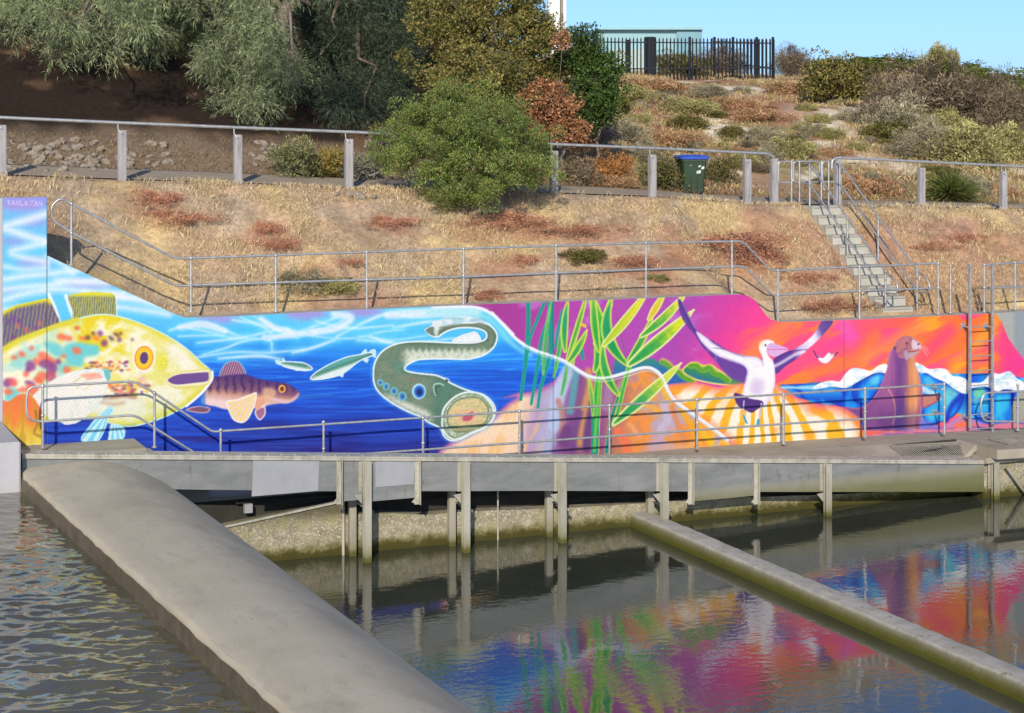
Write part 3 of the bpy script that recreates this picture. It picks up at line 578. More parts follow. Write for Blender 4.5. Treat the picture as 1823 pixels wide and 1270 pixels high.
    def gc(u, v, d):
        c = ramp(v + (u - 460) * -.10, [(668, (70, 40, 120)), (684, (104, 62, 116)), (698, (140, 92, 118)), (706, (205, 150, 130)), (722, (246, 214, 214))])
        c = mixc(c, (60, 34, 96), sstep(.55, .78, .5 + .5 * np.sin(u * .42 + fbm(u / 9, v / 9, 181) * 4)) * (1 - sstep(690, 706, v)) * .7)
        return c
    p.fill(pts('f', '800,780 850,650 890,575 960,560 1080,545 1200,540 1300,575 1440,605 1560,620 1640,660 1690,715 1650,770 1580,800 1500,805 1400,820 1340,850 1240,840 1150,855 1020,855 930,830 850,815'), gc, 2, alpha=1)
    p.fill(pts('f', '760,640 850,620 850,820 790,800'), (30, 110, 220), 12, alpha=.8, clip=lambda u, v: sstep(369, 363, u))
    p.fill(pts('f', '1400,760 1500,790 1580,800 1660,760 1680,710 1600,770 1500,760 1380,740'), (235, 205, 215), 3, alpha=.8)
    p.fill(pts('f', '1360,680 1420,660 1480,700 1440,760 1370,800'), (236, 190, 150), 5, alpha=.8)
    p.ell(pts('f', '1530,672')[0], 6.4, 7.2, (250, 180, 60)); p.ell(pts('f', '1530,672')[0], 3.6, 4.4, (110, 50, 50))
    ray = lambda u, v, d, cx, cy, k=24: .5 + .5 * np.sin(np.arctan2(v - cy, u - cx) * k * 2)
    p.fill(pts('f', '1290,860 1370,830 1380,900 1330,955 1290,910'), lambda u, v, d: mixc((170, 110, 140), (250, 245, 255), 1 - sstep(0, 4, d)), 1)
    p.fill(pts('f', '1290,760 1360,740 1370,800 1310,860 1285,840'), (236, 170, 140), 2)
    p.fill(pts('f', '1030,790 1120,765 1230,725 1300,705 1290,800 1260,880 1220,950 1170,980 1100,960 1060,900'), lambda u, v, d: mixc(mixc((250, 215, 205), (246, 226, 120), sstep(.4, .8, ray(u, v, d, 458, 695, 20))), (255, 252, 250), 1 - sstep(0, 4, d)), 1)
    # ---- great spotted fish
    def fin(u, v, d, k, a, b): return mixc(a, b, sstep(.3, .8, .5 + .5 * np.sin(u * k + v * .12 + fbm(u / 6, v / 10, 201) * 3)))
    p.line(pts('e', '355,100 400,200 440,320'), 6, (240, 248, 255), 2); p.line(pts('e', '480,110 510,200 545,290'), 6, (240, 248, 255), 2); p.line(pts('e', '845,110 850,270'), 3.5, (240, 248, 255), 1.5)
    p.fill(pts('e', '20,250 60,205 130,175 240,150 330,130 365,140 400,220 435,320 330,360 200,400 100,440 20,480'), lambda u, v, d: mixc(fin(u, v, d, .9, (100, 90, 130), (140, 130, 120)), (228, 222, 40), 1 - sstep(6, 16, (v - 500) - np.interp(u, [0, 30, 80, 110], [56, 40, 30, 40]) + 3)), 1.2)
    for x, y, c in [(100, 280, (120, 60, 150)), (140, 300, (120, 60, 150)), (260, 350, (140, 60, 150)), (190, 360, (220, 110, 90)), (290, 310, (210, 120, 100)), (60, 300, (110, 70, 140)), (100, 420, (130, 50, 140)), (130, 330, (210, 120, 100))]:
        p.ell(pts('e', '%d,%d' % (x, y))[0], 4, 6, c, 0, 3, .7)
    p.fill(pts('e', '500,115 580,90 680,82 780,88 835,105 845,180 840,280 740,275 550,290 530,220'), lambda u, v, d: mixc(fin(u, v, d, 1.5, (112, 128, 110), (190, 185, 90)), (226, 222, 60), 1 - sstep(3, 10, v - 521)), 1.2)
    fb = pts('a', '-60,800 15,752 120,700 230,655 330,625 450,598 540,605 640,635 760,690 860,755 930,820 965,850 974,880 950,930 880,1000 800,1050 700,1090 600,1112 520,1100 440,1075 380,1072 250,1080 120,1100 -60,1110')
    def fc(u, v, d):
        n = fbm(u / 26, v / 20, 211)
        c = mixc((248, 245, 214), (232, 224, 96), sstep(.42, .72, n) * .7)
        c = mixc(c, (226, 216, 50), (1 - sstep(0, 15, d)) * .85)
        c = mixc(c, (214, 224, 110), sstep(700, 750, v) * sstep(200, 260, u) * .6)
        c = mixc(c, (246, 244, 236), (1 - sstep(0, 40, np.hypot((u - 315) * .8, v - 628))) * .7)
        left = 1 - sstep(90, 190, u)
        c = mixc(c, (196, 232, 214), left * .8 * sstep(.35, .6, fbm(u / 18, v / 16, 221)))
        c = mixc(c, (235, 214, 30), sstep(.42, .62, fbm(u / 20, v / 16, 231)) * sstep(110, 150, u) * (1 - sstep(205, 240, u)) * (1 - sstep(640, 670, v)))
        return c
    p.fill(fb, fc, 1, edge=(205, 240, 230), ew=2)
    p.line(pts('a', '980,860 976,900 930,960 860,1020'), 4, (250, 254, 255), 1.2)
    p.line(pts('e', '20,505 100,450 200,405 330,360 440,320 560,285'), 9, (224, 210, 40), 3, True, .85)
    p.fill(pts('a', '440,980 600,960 680,990 660,1060 560,1080 440,1060'), (236, 240, 225), 14, alpha=.8)
    cy = (112, 208, 214)
    for q, al in [('320,450 420,460 470,520 440,560 360,520', .9), ('470,480 560,450 640,460 720,480 710,540 620,560 600,620 520,620 470,560', 1), ('60,780 110,790 140,830 100,860 50,880 35,850', .95), ('90,540 200,480 300,470 260,580 160,640 80,620', .5), ('420,600 500,600 520,640 440,680', .7)]:
        p.fill(pts('e', q), cy, 5, alpha=al)
    rs = np.random.RandomState(9)
    OR = (250, 112, 76); PU = (142, 66, 140); BR = (110, 66, 84)
    for x, y, rx, ry, c in [(105, 560, 22, 16, OR), (160, 535, 26, 20, OR), (230, 492, 16, 18, (235, 120, 90)), (450, 410, 36, 24, OR), (500, 420, 30, 20, OR), (560, 345, 18, 14, (225, 90, 80)), (560, 510, 34, 26, OR), (600, 420, 26, 12, OR), (465, 550, 16, 14, OR), (700, 420, 24, 12, OR), (640, 415, 20, 18, BR), (730, 385, 22, 20, PU), (680, 385, 12, 12, BR),
                            (760, 455, 24, 26, PU), (810, 420, 22, 14, BR), (850, 395, 24, 12, BR), (880, 385, 10, 10, BR), (870, 430, 16, 16, PU), (965, 430, 8, 8, BR), (320, 560, 50, 36, OR), (370, 585, 46, 26, OR), (270, 590, 34, 22, OR), (300, 700, 34, 44, OR), (280, 730, 40, 20, OR), (190, 680, 22, 22, OR), (225, 620, 40, 34, PU), (205, 650, 20, 20, PU),
                            (340, 610, 56, 34, PU), (380, 650, 34, 50, PU), (370, 700, 40, 40, (196, 84, 110)), (425, 590, 20, 20, PU), (55, 745, 32, 36, PU), (95, 740, 34, 28, (240, 90, 110)), (60, 810, 34, 22, OR), (150, 800, 24, 12, OR), (490, 655, 34, 28, OR), (540, 650, 28, 16, (230, 200, 50)), (170, 790, 20, 12, (240, 110, 110)), (220, 750, 40, 20, PU), (240, 800, 60, 40, OR)]:
        p.ell(pts('e', '%d,%d' % (x, y))[0], rx / 4.096, ry / 4.096, c, rs.rand(), 4.2, .85)
    for i in range(46):
        x = 620 + rs.rand() * 330; y = 590 + rs.rand() * 70; p.ell(pts('e', '%f,%f' % (x, y))[0], 1.6 + rs.rand() * 3, 1.4 + rs.rand() * 2, [OR, PU, BR, (228, 196, 50), (230, 150, 110)][i % 5], 0, 2, .75)
    for i in range(50):
        x = 790 + rs.rand() * 300; y = 740 + rs.rand() * 90; p.ell(pts('e', '%f,%f' % (x, y))[0], 2 + rs.rand() * 3, 1.6 + rs.rand() * 2.6, [OR, PU, (150, 90, 90), (240, 200, 60), (225, 150, 120)][i % 5], 0, 2.2, .8)
    for i in range(60):
        x = rs.normal(465, 30); y = rs.normal(430, 55); p.ell(pts('f', '%f,%f' % (x, y))[0], .8, .8, (150, 160, 40), 0, .7, .6)
    p.ell(pts('f', '450,430')[0], 11, 16, (232, 226, 50), 0, 9, .7)
    p.line(pts('e', '750,850 830,850 900,840 983,850'), 7, (170, 110, 90), 4, True, .7); p.line(pts('e', '720,880 820,900 900,890'), 6, (190, 150, 130), 5, True, .6)
    for i in range(30):
        x = rs.normal(262, 26); y = rs.normal(590, 26); p.ell(pts('f', '%f,%f' % (x, y))[0], 2, 2, [(240, 190, 190), (240, 170, 140), (245, 215, 215)][i % 3], 0, 3, .5)
    p.line(pts('e', '650,1000 760,1050 900,1060 983,1050'), 5, (120, 160, 150), 4, True, .4)
    # eye
    c = pts('f', '285,393')[0]
    p.ell(c, 20, 24.5, (250, 246, 232), .1, 2); p.ell(c, 17, 21.6, (232, 140, 40), .1, .9); p.ell(c, 15, 19.6, (250, 200, 30), .1, .9); p.ell(c + [.2, 0], 9.2, 12.6, (246, 224, 60), .1, 1); p.ell(c + [.2, 0], 7.6, 11, (96, 60, 120), .1, .9)
    # mouth
    p.fill(pts('f', '480,590 560,530 700,505 840,490 885,500 885,570 850,640 700,665 560,665'), (228, 216, 110), 2, alpha=.9)
    p.fill(pts('f', '488,592 570,535 700,515 850,500 875,520 872,560 850,625 700,645 560,650'), (246, 238, 200), 1.5)
    p.fill(pts('f', '500,592 585,545 720,530 855,522 868,545 855,600 720,620 570,632'), (112, 76, 148), 1)
    # pectoral fin
    p.fill(pts('e', '740,650 800,655 800,720 760,740 730,700'), (110, 196, 205), 1.6)
    pf = pts('e', '735,648 640,650 540,665 440,700 370,740 300,790 240,850 232,890 270,930 310,950 350,990 400,1020 450,1030 480,1045 520,1040 560,1030 620,990 690,930 740,860 780,760 760,700')
    p.fill(pf, lambda u, v, d: mixc(mixc((250, 246, 240), (225, 225, 215), sstep(.5, .75, .5 + .5 * np.sin(u * .5 + v * 1.1)) * .5), (190, 225, 215), sstep(.6, .8, fbm(u / 8, v / 20, 241)) * .35), 1, edge=(226, 238, 236), ew=2)
    for x in ['620,700 720,685', '640,715 735,700', '600,690 690,680']: p.line(pts('e', x), 4, (250, 150, 120), 3, True, .8)
    for x in ['520,760 600,690', '560,780 640,720', '610,800 690,740', '540,740 620,690']: p.line(pts('e', x), 1.6, (226, 205, 110), 1, True, .7)
    for i in range(12):
        x = 380 + i * 30; p.line(pts('e', '%d,980 %d,890 %d,840' % (x, x + 50, x + 90)), 1.1, (195, 222, 215), .7, True, .7)
    # pelvic fins
    for q, cx_, cy_ in [('780,935 815,920 820,960 790,1000 770,1060 750,1110 720,1160 680,1190 640,1180 595,1160 610,1120 650,1070 690,1020', 195, 728), ('815,1050 860,1055 905,1080 905,1130 880,1170 850,1210 790,1210 795,1140 805,1080', 203, 740)]:
        p.fill(pts('e', q), lambda u, v, d: mixc((120, 215, 245), (205, 242, 252), sstep(.4, .7, .5 + .5 * np.sin(np.arctan2(v - cy_, u - cx_) * 26))), 1, edge=(190, 240, 252), ew=1.5)
    # orange and yellow tail sweeping down
    tq = pts('e', '-20,880 60,880 140,830 230,840 300,940 315,1000 310,1180 290,1200 230,1200 180,1215 140,1185 60,1175 -20,1160')
    def tc(u, v, d):
        an = .5 + .5 * np.sin(np.arctan2(u - 40, (v - 640)) * 26 + fbm(u / 9, v / 20, 251) * 3)
        c = ramp(v + an * 16 - 8, [(712, (248, 120, 70)), (745, (250, 140, 60)), (762, (240, 190, 60)), (790, (244, 222, 90))])
        c = mixc(c, (205, 150, 40), sstep(.6, .95, an) * .6); return mixc(c, (252, 246, 200), (1 - sstep(0, 3, d)) * sstep(770, 785, v))
    p.fill(tq, tc, 1.2)
    p.line(pts('e', '260,950 270,1050 250,1110 300,1140'), 4, (120, 100, 40), 2, True, .6)
    # signature
    sg = {'T': '0,0 1,0|.5,0 .5,1', 'A': '0,1 .5,0 1,1|.2,.6 .8,.6', 'V': '0,0 .5,1 1,0', 'L': '0,0 0,1 .9,1', 'E': '.9,0 0,0 0,1 .9,1|0,.5 .8,.5', 'J': '.2,0 1,0|.7,0 .7,1 .1,.9', 'N': '0,1 0,0 1,1 1,0'}
    x = 13
    for ch in 'TAVLEJAN':
        for sgm in sg[ch].split('|'):
            q = np.array([[float(t) for t in k.split(',')] for k in sgm.split()]); q = q * [5.4, 8] + [x, 357 + (x - 12) * .03]
            p.line(q, 1.3, (215, 205, 250), .6, False, .95)
        x += 8
    # joints between the cast panels, small grain
    for x, a in [(83, .75), (985, .35), (1503, .25)]:
        k = np.abs(U - x) < 1.1; p.C[k] = p.C[k] * (1 - a * .5)
    # unpainted right-hand edge
    gp = pts('p', '1762,552 1775,562 1783,572 1790,590 1795,602 1806,618 1823,640 1840,660 1900,700 1900,540 1762,540')
    p.fill(gp, lambda u, v, d: mixc((176, 178, 172), (150, 160, 170), sstep(1800, 1810, u)), .8, False)
    p.C *= (1 + (fbm(U / 3, V / 3, 261, 2) - .5) * .07)[:, None]
    return np.clip(p.C, 0, 255)
# ---------------------------------------------------------------- terrain (hillside, bank, dune)
def wallprof(px_list): return np.array([[onY(x, y, 0)[0], onY(x, y, 0)[2]] for x, y in px_list])
WP = wallprof([(86, 456), (150, 486), (210, 513), (270, 540), (305, 557), (330, 566), (400, 564), (620, 553), (840, 543), (1080, 534), (1300, 525), (1318, 524.5), (1332, 527), (1344, 535), (1354, 548), (1362, 560), (1372, 569), (1386, 573), (1410, 573.5), (1560, 568), (1770, 558), (1823, 555), (2100, 541)])
XL0, XL1 = xY(5, 0), xY(84, 0)
ZTALL = onY(40, 352, 0)[2]
def Wtop(X): return np.where(X < XL1, ZTALL, np.interp(X, WP[:, 0], WP[:, 1]))
FY = 4.3
_fz = np.array([onY(x, y, FY)[::2] for x, y in [(-300, 306), (0, 314), (215, 322), (422, 328), (620, 337), (985, 346), (1160, 352), (1330, 363), (1490, 368), (1785, 373), (2300, 385)]])
def Zf(X): return np.interp(X, _fz[:, 0], _fz[:, 1])
def ground(X, Y):
    X = np.asarray(X, float); Y = np.asarray(Y, float)
    zf = Zf(X); w = np.interp(X, WP[:, 0], WP[:, 1]) - .10
    t = np.clip((Y - .75) / 3.2, 0, 1); z = w + (zf - w) * (.8 * t + .2 * t * t * (3 - 2 * t))
    z = z + (fbm(X * .9 + 40, Y * .9 + 9, 401, 3) - .5) * .34 * np.sin(np.pi * np.clip((Y - .8) / 3.2, 0, 1)) + (fbm(X * 3, Y * 3, 402, 2) - .5) * .06 * sstep(.9, 1.4, Y) * (1 - sstep(3.7, 4.1, Y))
    # stair cutting
    st = sstep(9.15, 9.4, X) * (1 - sstep(10.3, 10.6, X)) * sstep(.9, 1.3, Y) * (1 - sstep(3.9, 4.2, Y)); z = z - .22 * st
    zf = zf + np.clip(Y - 4.5, 0, 2) * np.interp(X, [-10, 5, 12], [.11, .08, .04]); z = np.where(Y > 4.3, np.maximum(z, zf), z)
    tt = np.clip(Y - 6.5, 0, 400)
    rx = X - CAM[0]; ry = Y - CAM[1]; d = rx * SN + ry * CS; a = (rx * CS - ry * SN) / np.maximum(d, 1)
    k = sstep(-.03, .09, a)
    zl = zf + .34 * np.minimum(tt, 14) + .03 * np.maximum(tt - 14, 0)
    u = np.clip(tt / 43, 0, 1); crest = 10.15 + .35 * sstep(.15, .2, a) - 1.2 * sstep(.235, .3, a)
    zr = zf + (crest - zf) * (1 - (1 - u) ** 1.55) + .45 * (fbm(X / 5 + 3, Y / 5, 403, 3) - .5) * sstep(1, 8, tt) + (fbm(X / 1.3, Y / 1.3, 404, 3) - .5) * .22 * sstep(.3, 3, tt) - .015 * np.maximum(tt - 50, 0)
    zb = zl * (1 - k) + zr * k + (fbm(X / 1.1, Y / 1.1, 405, 2) - .5) * .12 * sstep(.2, 1.5, tt)
    return np.where(Y > 6.5, zb, z)
def hit(px, py, d0=34.3):
    a, dx, dy = ray(px); d = np.arange(d0, 160, .05); X = CAM[0] + d * dx; Y = CAM[1] + d * dy; Z = CAM[2] - d * (py - HOR) / FPX
    k = np.nonzero(Z < ground(X, Y))[0]; i = k[0] if len(k) else len(d) - 1
    return X[i], Y[i], float(ground(X[i], Y[i])), d[i]
ys = np.concatenate([np.arange(.36, 6.6, .11), np.arange(6.6, 20, .3), np.arange(20, 60, .8), np.geomspace(60, 900, 14)])
xs = np.concatenate([-np.geomspace(400, 17.5, 12), np.arange(-17, 25, .13), np.arange(25, 70, .7), np.geomspace(70, 700, 12)])
gx, gy = np.meshgrid(xs, ys); X = gx.ravel(); Y = gy.ravel(); Z = ground(X, Y)
def ground_colour(X, Y):
    u, v, d = to_px(X, Y, ground(X, Y))
    dirt = np.array(lin((178, 152, 124))); straw = np.array(lin((198, 174, 128))); red = np.array(lin((160, 118, 98))); grey = np.array(lin((170, 152, 130))); sand = np.array(lin((238, 224, 198))); shaded_litter = np.array(lin((50, 40, 32))); pathc = np.array(lin((168, 152, 136)))
    n1 = fbm(X / 1.3, Y / 1.3, 411, 4); n2 = fbm(X / .8 + 7, Y / .8, 412, 4); n3 = fbm(X / 2.6, Y / 2.6, 413, 3); n4 = fbm(X / .25, Y / .25, 414, 3)
    c = mixc(dirt, straw, sstep(.42, .62, n1)); c = mixc(c, grey, sstep(.48, .62, n2) * .8); c = mixc(c, red, sstep(.54, .68, n3) * .7); c = c * (.66 + .66 * n4)[:, None] * (.86 + .28 * fbm(X / .5, Y / .35, 431, 3))[:, None]
    ledge = 1 - sstep(.65, .95, Y); c = mixc(c, np.array(lin((190, 170, 140))), ledge * .8)
    for (px, py, rx_, ry_) in [(290, 375, 70, 26), (480, 425, 50, 26), (1300, 450, 120, 36), (1060, 415, 120, 18), (880, 405, 110, 26), (700, 400, 60, 26), (1480, 545, 70, 14), (1130, 480, 60, 20), (900, 480, 50, 20), (1700, 430, 50, 16), (560, 500, 40, 30)]:
        q = ((u - px) / rx_) ** 2 + ((v - py) / ry_) ** 2; c = mixc(c, np.array(lin((160, 114, 90))), (1 - sstep(.4, 1.5, q + (n2 - .5) * 2.4)) * .6)
    pth = sstep(4.15, 4.35, Y) * (1 - sstep(6.2, 6.5, Y)); c = mixc(c, pathc, pth * .9)
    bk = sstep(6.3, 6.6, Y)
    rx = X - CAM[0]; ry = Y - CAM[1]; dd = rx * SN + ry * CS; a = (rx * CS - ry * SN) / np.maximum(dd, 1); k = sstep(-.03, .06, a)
    dl = mixc(shaded_litter, np.array(lin((108, 84, 62))), sstep(.56, .72, fbm(X / 1.2, Y / 1.2, 421, 4)))  # litter colour darkened to stand for the shade under the trees
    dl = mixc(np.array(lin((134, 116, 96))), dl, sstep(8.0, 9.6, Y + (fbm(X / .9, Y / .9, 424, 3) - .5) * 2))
    m = fbm(X / 2.2, Y / 2.6, 422, 4); m2 = fbm(X / 3.5 + 9, Y / 4, 423, 4); m3 = fbm(X / 1.2, Y / 1.4, 424, 4)
    dr = mixc(np.array(lin((172, 142, 112))), np.array(lin((160, 118, 94))), sstep(.45, .62, m)); dr = mixc(dr, np.array(lin((150, 140, 92))), sstep(.5, .66, m2) * .8); dr = mixc(dr, sand, sstep(.6, .72, m3) * .7); dr = dr * (.82 + .5 * n4)[:, None]
    for (px, py, rx_, ry_) in [(1440, 205, 60, 12), (1480, 225, 40, 9), (1400, 190, 34, 7), (1300, 232, 40, 10), (1320, 160, 50, 8), (1540, 196, 50, 7), (1490, 170, 26, 6), (1120, 131, 40, 3), (1260, 210, 30, 7), (1290, 235, 50, 12), (1330, 250, 60, 7), (1600, 200, 30, 6), (1450, 255, 40, 6), (1540, 170, 40, 4)]:
        q = ((u - px) / rx_) ** 2 + ((v - py - 2) / ry_) ** 2; dr = mixc(dr, sand, (1 - sstep(.5, 1.3, q + (m3 - .5) * 1.4)) * 1.0)
    for (px, py, rx_, ry_) in [(1390, 200, 60, 24), (1330, 190, 60, 18), (1200, 235, 50, 18), (1560, 320, 60, 28), (1500, 270, 50, 10), (1040, 300, 60, 30)]:
        q = ((u - px) / rx_) ** 2 + ((v - py) / ry_) ** 2; dr = mixc(dr, np.array(lin((162, 112, 88))), (1 - sstep(.5, 1.4, q + (m - .5) * 1.4)) * .7)
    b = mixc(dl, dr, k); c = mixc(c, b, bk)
    return c
F_ = []
ny, nx = gx.shape; ii = (np.arange(ny - 1)[:, None] * nx + np.arange(nx - 1)[None]).ravel()
Fq = np.stack([ii, ii + 1, ii + nx + 1, ii + nx], 1)
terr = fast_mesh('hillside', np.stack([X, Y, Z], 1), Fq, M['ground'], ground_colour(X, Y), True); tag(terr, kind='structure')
# the asphalt path along the fence
pxs = np.linspace(-17, 30, 95); V_ = []; 
for x in pxs:
    for y in (4.55, 5.1, 5.7, 6.25): V_.append((x, y, float(ground(x, y)) + .03))
V_ = np.array(V_); jj = (np.arange(94)[:, None] * 4 + np.arange(3)[None]).ravel()
M['path'] = mottled('path_surface', [(.29, .24, .18), (.36, .305, .235)], 2.5, .95, 0, .3, 70, None, .1, [((.36, .29, .21), 3.1, .52, .7, None)])
o = fast_mesh('path', V_, np.stack([jj, jj + 4, jj + 5, jj + 1], 1), M['path'], None, True); tag(o, kind='structure')

# ---------------------------------------------------------------- mural wall
def mural_grid(x0, x1, ztop, zbot, step, name, parent):
    n = int((x1 - x0) / step) + 1; xs_ = np.linspace(x0, x1, n); zt = ztop(xs_); m = int((zt.max() - zbot) / step) + 1
    t = np.linspace(0, 1, m); gxx = np.repeat(xs_[None], m, 0); gzz = zbot + (zt - zbot)[None] * t[:, None]
    Xv = gxx.ravel(); Zv = gzz.ravel(); Yv = np.zeros_like(Xv)
    u, v, d = to_px(Xv, Yv, Zv); col = paint_mural(u, v) / 255.0
    lc_ = np.where(col <= .04045, col / 12.92, ((col + .055) / 1.055) ** 2.4) * .64
    # mild weather staining that belongs to the wall itself
    k = (np.arange(m - 1)[:, None] * n + np.arange(n - 1)[None]).ravel()
    return fast_mesh(name, np.stack([Xv, Yv, Zv], 1), np.stack([k, k + 1, k + n + 1, k + n], 1), M['mural'], lc_, False, parent)
ZB = .85; XR = 16.8
wall = thing('retaining_wall', 'long curved-top concrete retaining wall painted with an underwater and sunset animal mural', 'wall', (0, 0, ZB))
mural_grid(XL0, XL1 - .004, lambda x: np.full_like(x, ZTALL) + (x - XL0) * 0, ZB, .017, 'mural', wall)
mural_grid(XL1 + .004, xY(1823, 0) + .35, lambda x: np.interp(x, WP[:, 0], WP[:, 1]), ZB, .0155, 'mural', wall)
mb = MB()
def wall_seg(mb, xa, xb, za, zb, y0=.006, y1=.35, zb0=ZB - .3): mb.hexa([(xa, y0, zb0), (xb, y0, zb0), (xb, y1, zb0), (xa, y1, zb0), (xa, y0, za), (xb, y0, zb), (xb, y1, zb), (xa, y1, za)])
wall_seg(mb, XL0, XL1 - .004, ZTALL, ZTALL)
px_ = [XL1 + .004] + list(WP[1:, 0]); pz_ = [float(Wtop(np.array([XL1 + .01]))[0])] + list(WP[1:, 1])
# smooth the profile a little by dense resampling
for i in range(len(px_) - 1): wall_seg(mb, px_[i], px_[i + 1], pz_[i], pz_[i + 1])
mb.build('wall_body', M['coping'], wall)
mb = MB(); cz = np.interp(np.arange(px_[0], px_[-1], .15), px_, pz_); cx_ = np.arange(px_[0], px_[-1], .15)
for i in range(len(cx_) - 1): mb.hexa([(cx_[i], .352, cz[i] - .25), (cx_[i + 1], .352, cz[i + 1] - .25), (cx_[i + 1], .66, cz[i + 1] - .25), (cx_[i], .66, cz[i] - .25), (cx_[i], .352, cz[i] - .012), (cx_[i + 1], .352, cz[i + 1] - .012), (cx_[i + 1], .66, cz[i + 1] - .03), (cx_[i], .66, cz[i] - .03)])
mb.build('kerb', M['coping'], wall)
# grey return and pier at the left end
pz = onY(20, 788, -2.3)[2]; px1 = xY(37, -2.3)
pr = thing('abutment', 'plain light grey painted concrete abutment at the left end of the mural wall', 'abutment', (XL0 - .5, -1, 0))
MB().box(XL0 - 2.2, XL0 - .004, .0, .5, pz - .6, ZTALL + .0).build('return_wall', M['pier'], pr)
MB().bevbox(XL0 - 2.4, px1, -2.3, -.003, -.5, pz, .02).build('pier_block', M['pier'], pr)

# ---------------------------------------------------------------- water
def water_mat(name, deep, bump_scale, bump_str, rough, stretch=None, dist=.05, spec=.75):
    m, nt, b = nmat(name); n = noise_node(nt, .35, 3, .5); r = ramp_node(nt, [(.35, deep), (.65, tuple(x * 1.5 for x in deep))]); nt.links.new(n.outputs[0], r.inputs[0]); nt.links.new(r.outputs[0], b.inputs['Base Color'])
    b.inputs['Roughness'].default_value = rough; b.inputs['IOR'].default_value = 1.55; b.inputs['Specular IOR Level'].default_value = spec
    n2 = noise_node(nt, bump_scale, 3, .55, stretch); n3 = noise_node(nt, .5, 3, .5); r3 = ramp_node(nt, [(.38, (.15,) * 3), (.62, (1,) * 3)]); nt.links.new(n3.outputs[0], r3.inputs[0])
    mu = nt.nodes.new('ShaderNodeMath'); mu.operation = 'MULTIPLY'; nt.links.new(n2.outputs[0], mu.inputs[0]); nt.links.new(r3.outputs[0], mu.inputs[1])
    bp = nt.nodes.new('ShaderNodeBump'); bp.inputs['Strength'].default_value = bump_str; bp.inputs['Distance'].default_value = dist; nt.links.new(mu.outputs[0], bp.inputs['Height']); nt.links.new(bp.outputs[0], b.inputs['Normal'])
    return m
M['pool'] = water_mat('pool_water', (.036, .040, .028), 4.0, .10, .035, (1, 1.6, 1), .05, 1.0)
M['river'] = water_mat('river_water', (.070, .062, .036), 12, .08, .03, (1, 1, 1), .02, 1.0)
mb = MB(); mb.add([(-8.5, -60, 0), (60, -60, 0), (60, -.2, 0), (-8.5, -.2, 0)], [(0, 1, 2, 3)]); o = mb.build('pool_water', M['pool']); tag(o, kind='structure')
ZW = 1.80
wx = np.arange(-19, -8.9, .036); wy = np.arange(-24, -.4, .036); gx2, gy2 = np.meshgrid(wx, wy)
def ridged(x, y, s): return 1 - 2 * np.abs(fbm(x, y, s, 2) - .5)
wxp = gx2 + .25 * (fbm(gx2 / .7, gy2 / .7, 501) - .5); wyp = gy2 + .35 * (fbm(gx2 / .6, gy2 / .6, 502) - .5)
amp = .35 + .65 * (1 - sstep(-10, -4, gy2))
rxx = wxp * CS - wyp * SN; ryy = wxp * SN + wyp * CS
hz = .85 * amp * (.085 * (fbm(rxx / .40, ryy / .19, 503, 2) - .5) + .026 * (ridged(rxx / .25, ryy / .13, 504) - .5) + .03 * (fbm(wxp / 1.6, wyp / 1.1, 505, 2) - .5) + .014 * (fbm(rxx / .18, ryy / .10, 506, 2) - .5))
n_, m_ = gx2.shape; k = (np.arange(n_ - 1)[:, None] * m_ + np.arange(m_ - 1)[None]).ravel()
o = fast_mesh('river_water', np.stack([gx2.ravel(), gy2.ravel(), ZW + hz.ravel()], 1), np.stack([k, k + 1, k + m_ + 1, k + m_], 1), M['river'], None, True); tag(o, kind='structure')

# ---------------------------------------------------------------- weir (domed concrete crest between the two waters)
wpts = [(37, 840), (44, 837), (60, 833), (90, 829), (120, 825), (160, 822), (200, 825), (240, 836), (275, 851), (313, 873)]
prof = [(onY(x, y, -2.05)[0], onY(x, y, -2.05)[2]) for x, y in wpts]
lx, lz = prof[-1]; prof += [(lx + .25, lz - .28), (lx + .5, lz - .68), (lx + .72, lz - 1.15), (lx + .95, lz - 1.75), (lx + .95, -1)]
fx, fz = prof[0]; prof = [(fx, -1)] + [(fx - .004, fz - .24)] + [(fx, fz - .02)] + prof
pr_s = smooth_curve(np.array(prof[3:-1]), False, 5); PR = np.vstack([np.array(prof[:3]), np.array(prof[2:3]), pr_s, np.array(prof[-1:])])
yy = np.concatenate([[-1.98], np.arange(-2.05, -26, -.12), [-60]])
gp_, gy3 = np.meshgrid(np.arange(len(PR)), yy); Xw = PR[gp_.ravel(), 0].copy(); Zw = PR[gp_.ravel(), 1].copy(); Yw = gy3.ravel().copy()
Xw += (.020 + .022 * np.clip((-7.6 - Xw) / 2.1, 0, 1)) * np.clip(-2 - Yw, 0, 28)
edge = (gp_.ravel() <= 5) & (gp_.ravel() >= 1); Xw[edge] += (fbm(Yw[edge] / .35, Yw[edge] * 0, 601, 4) - .5) * .03; Zw[edge] += (fbm(Yw[edge] / .22, Yw[edge] * 0 + 5, 602, 3) - .5) * .025
top = gp_.ravel() > 5; Zw[top] += (fbm(Xw[top] / .8, Yw[top] / 1.5, 603, 3) - .5) * .012
n_, m_ = gp_.shape; k = (np.arange(n_ - 1)[:, None] * m_ + np.arange(m_ - 1)[None]).ravel()
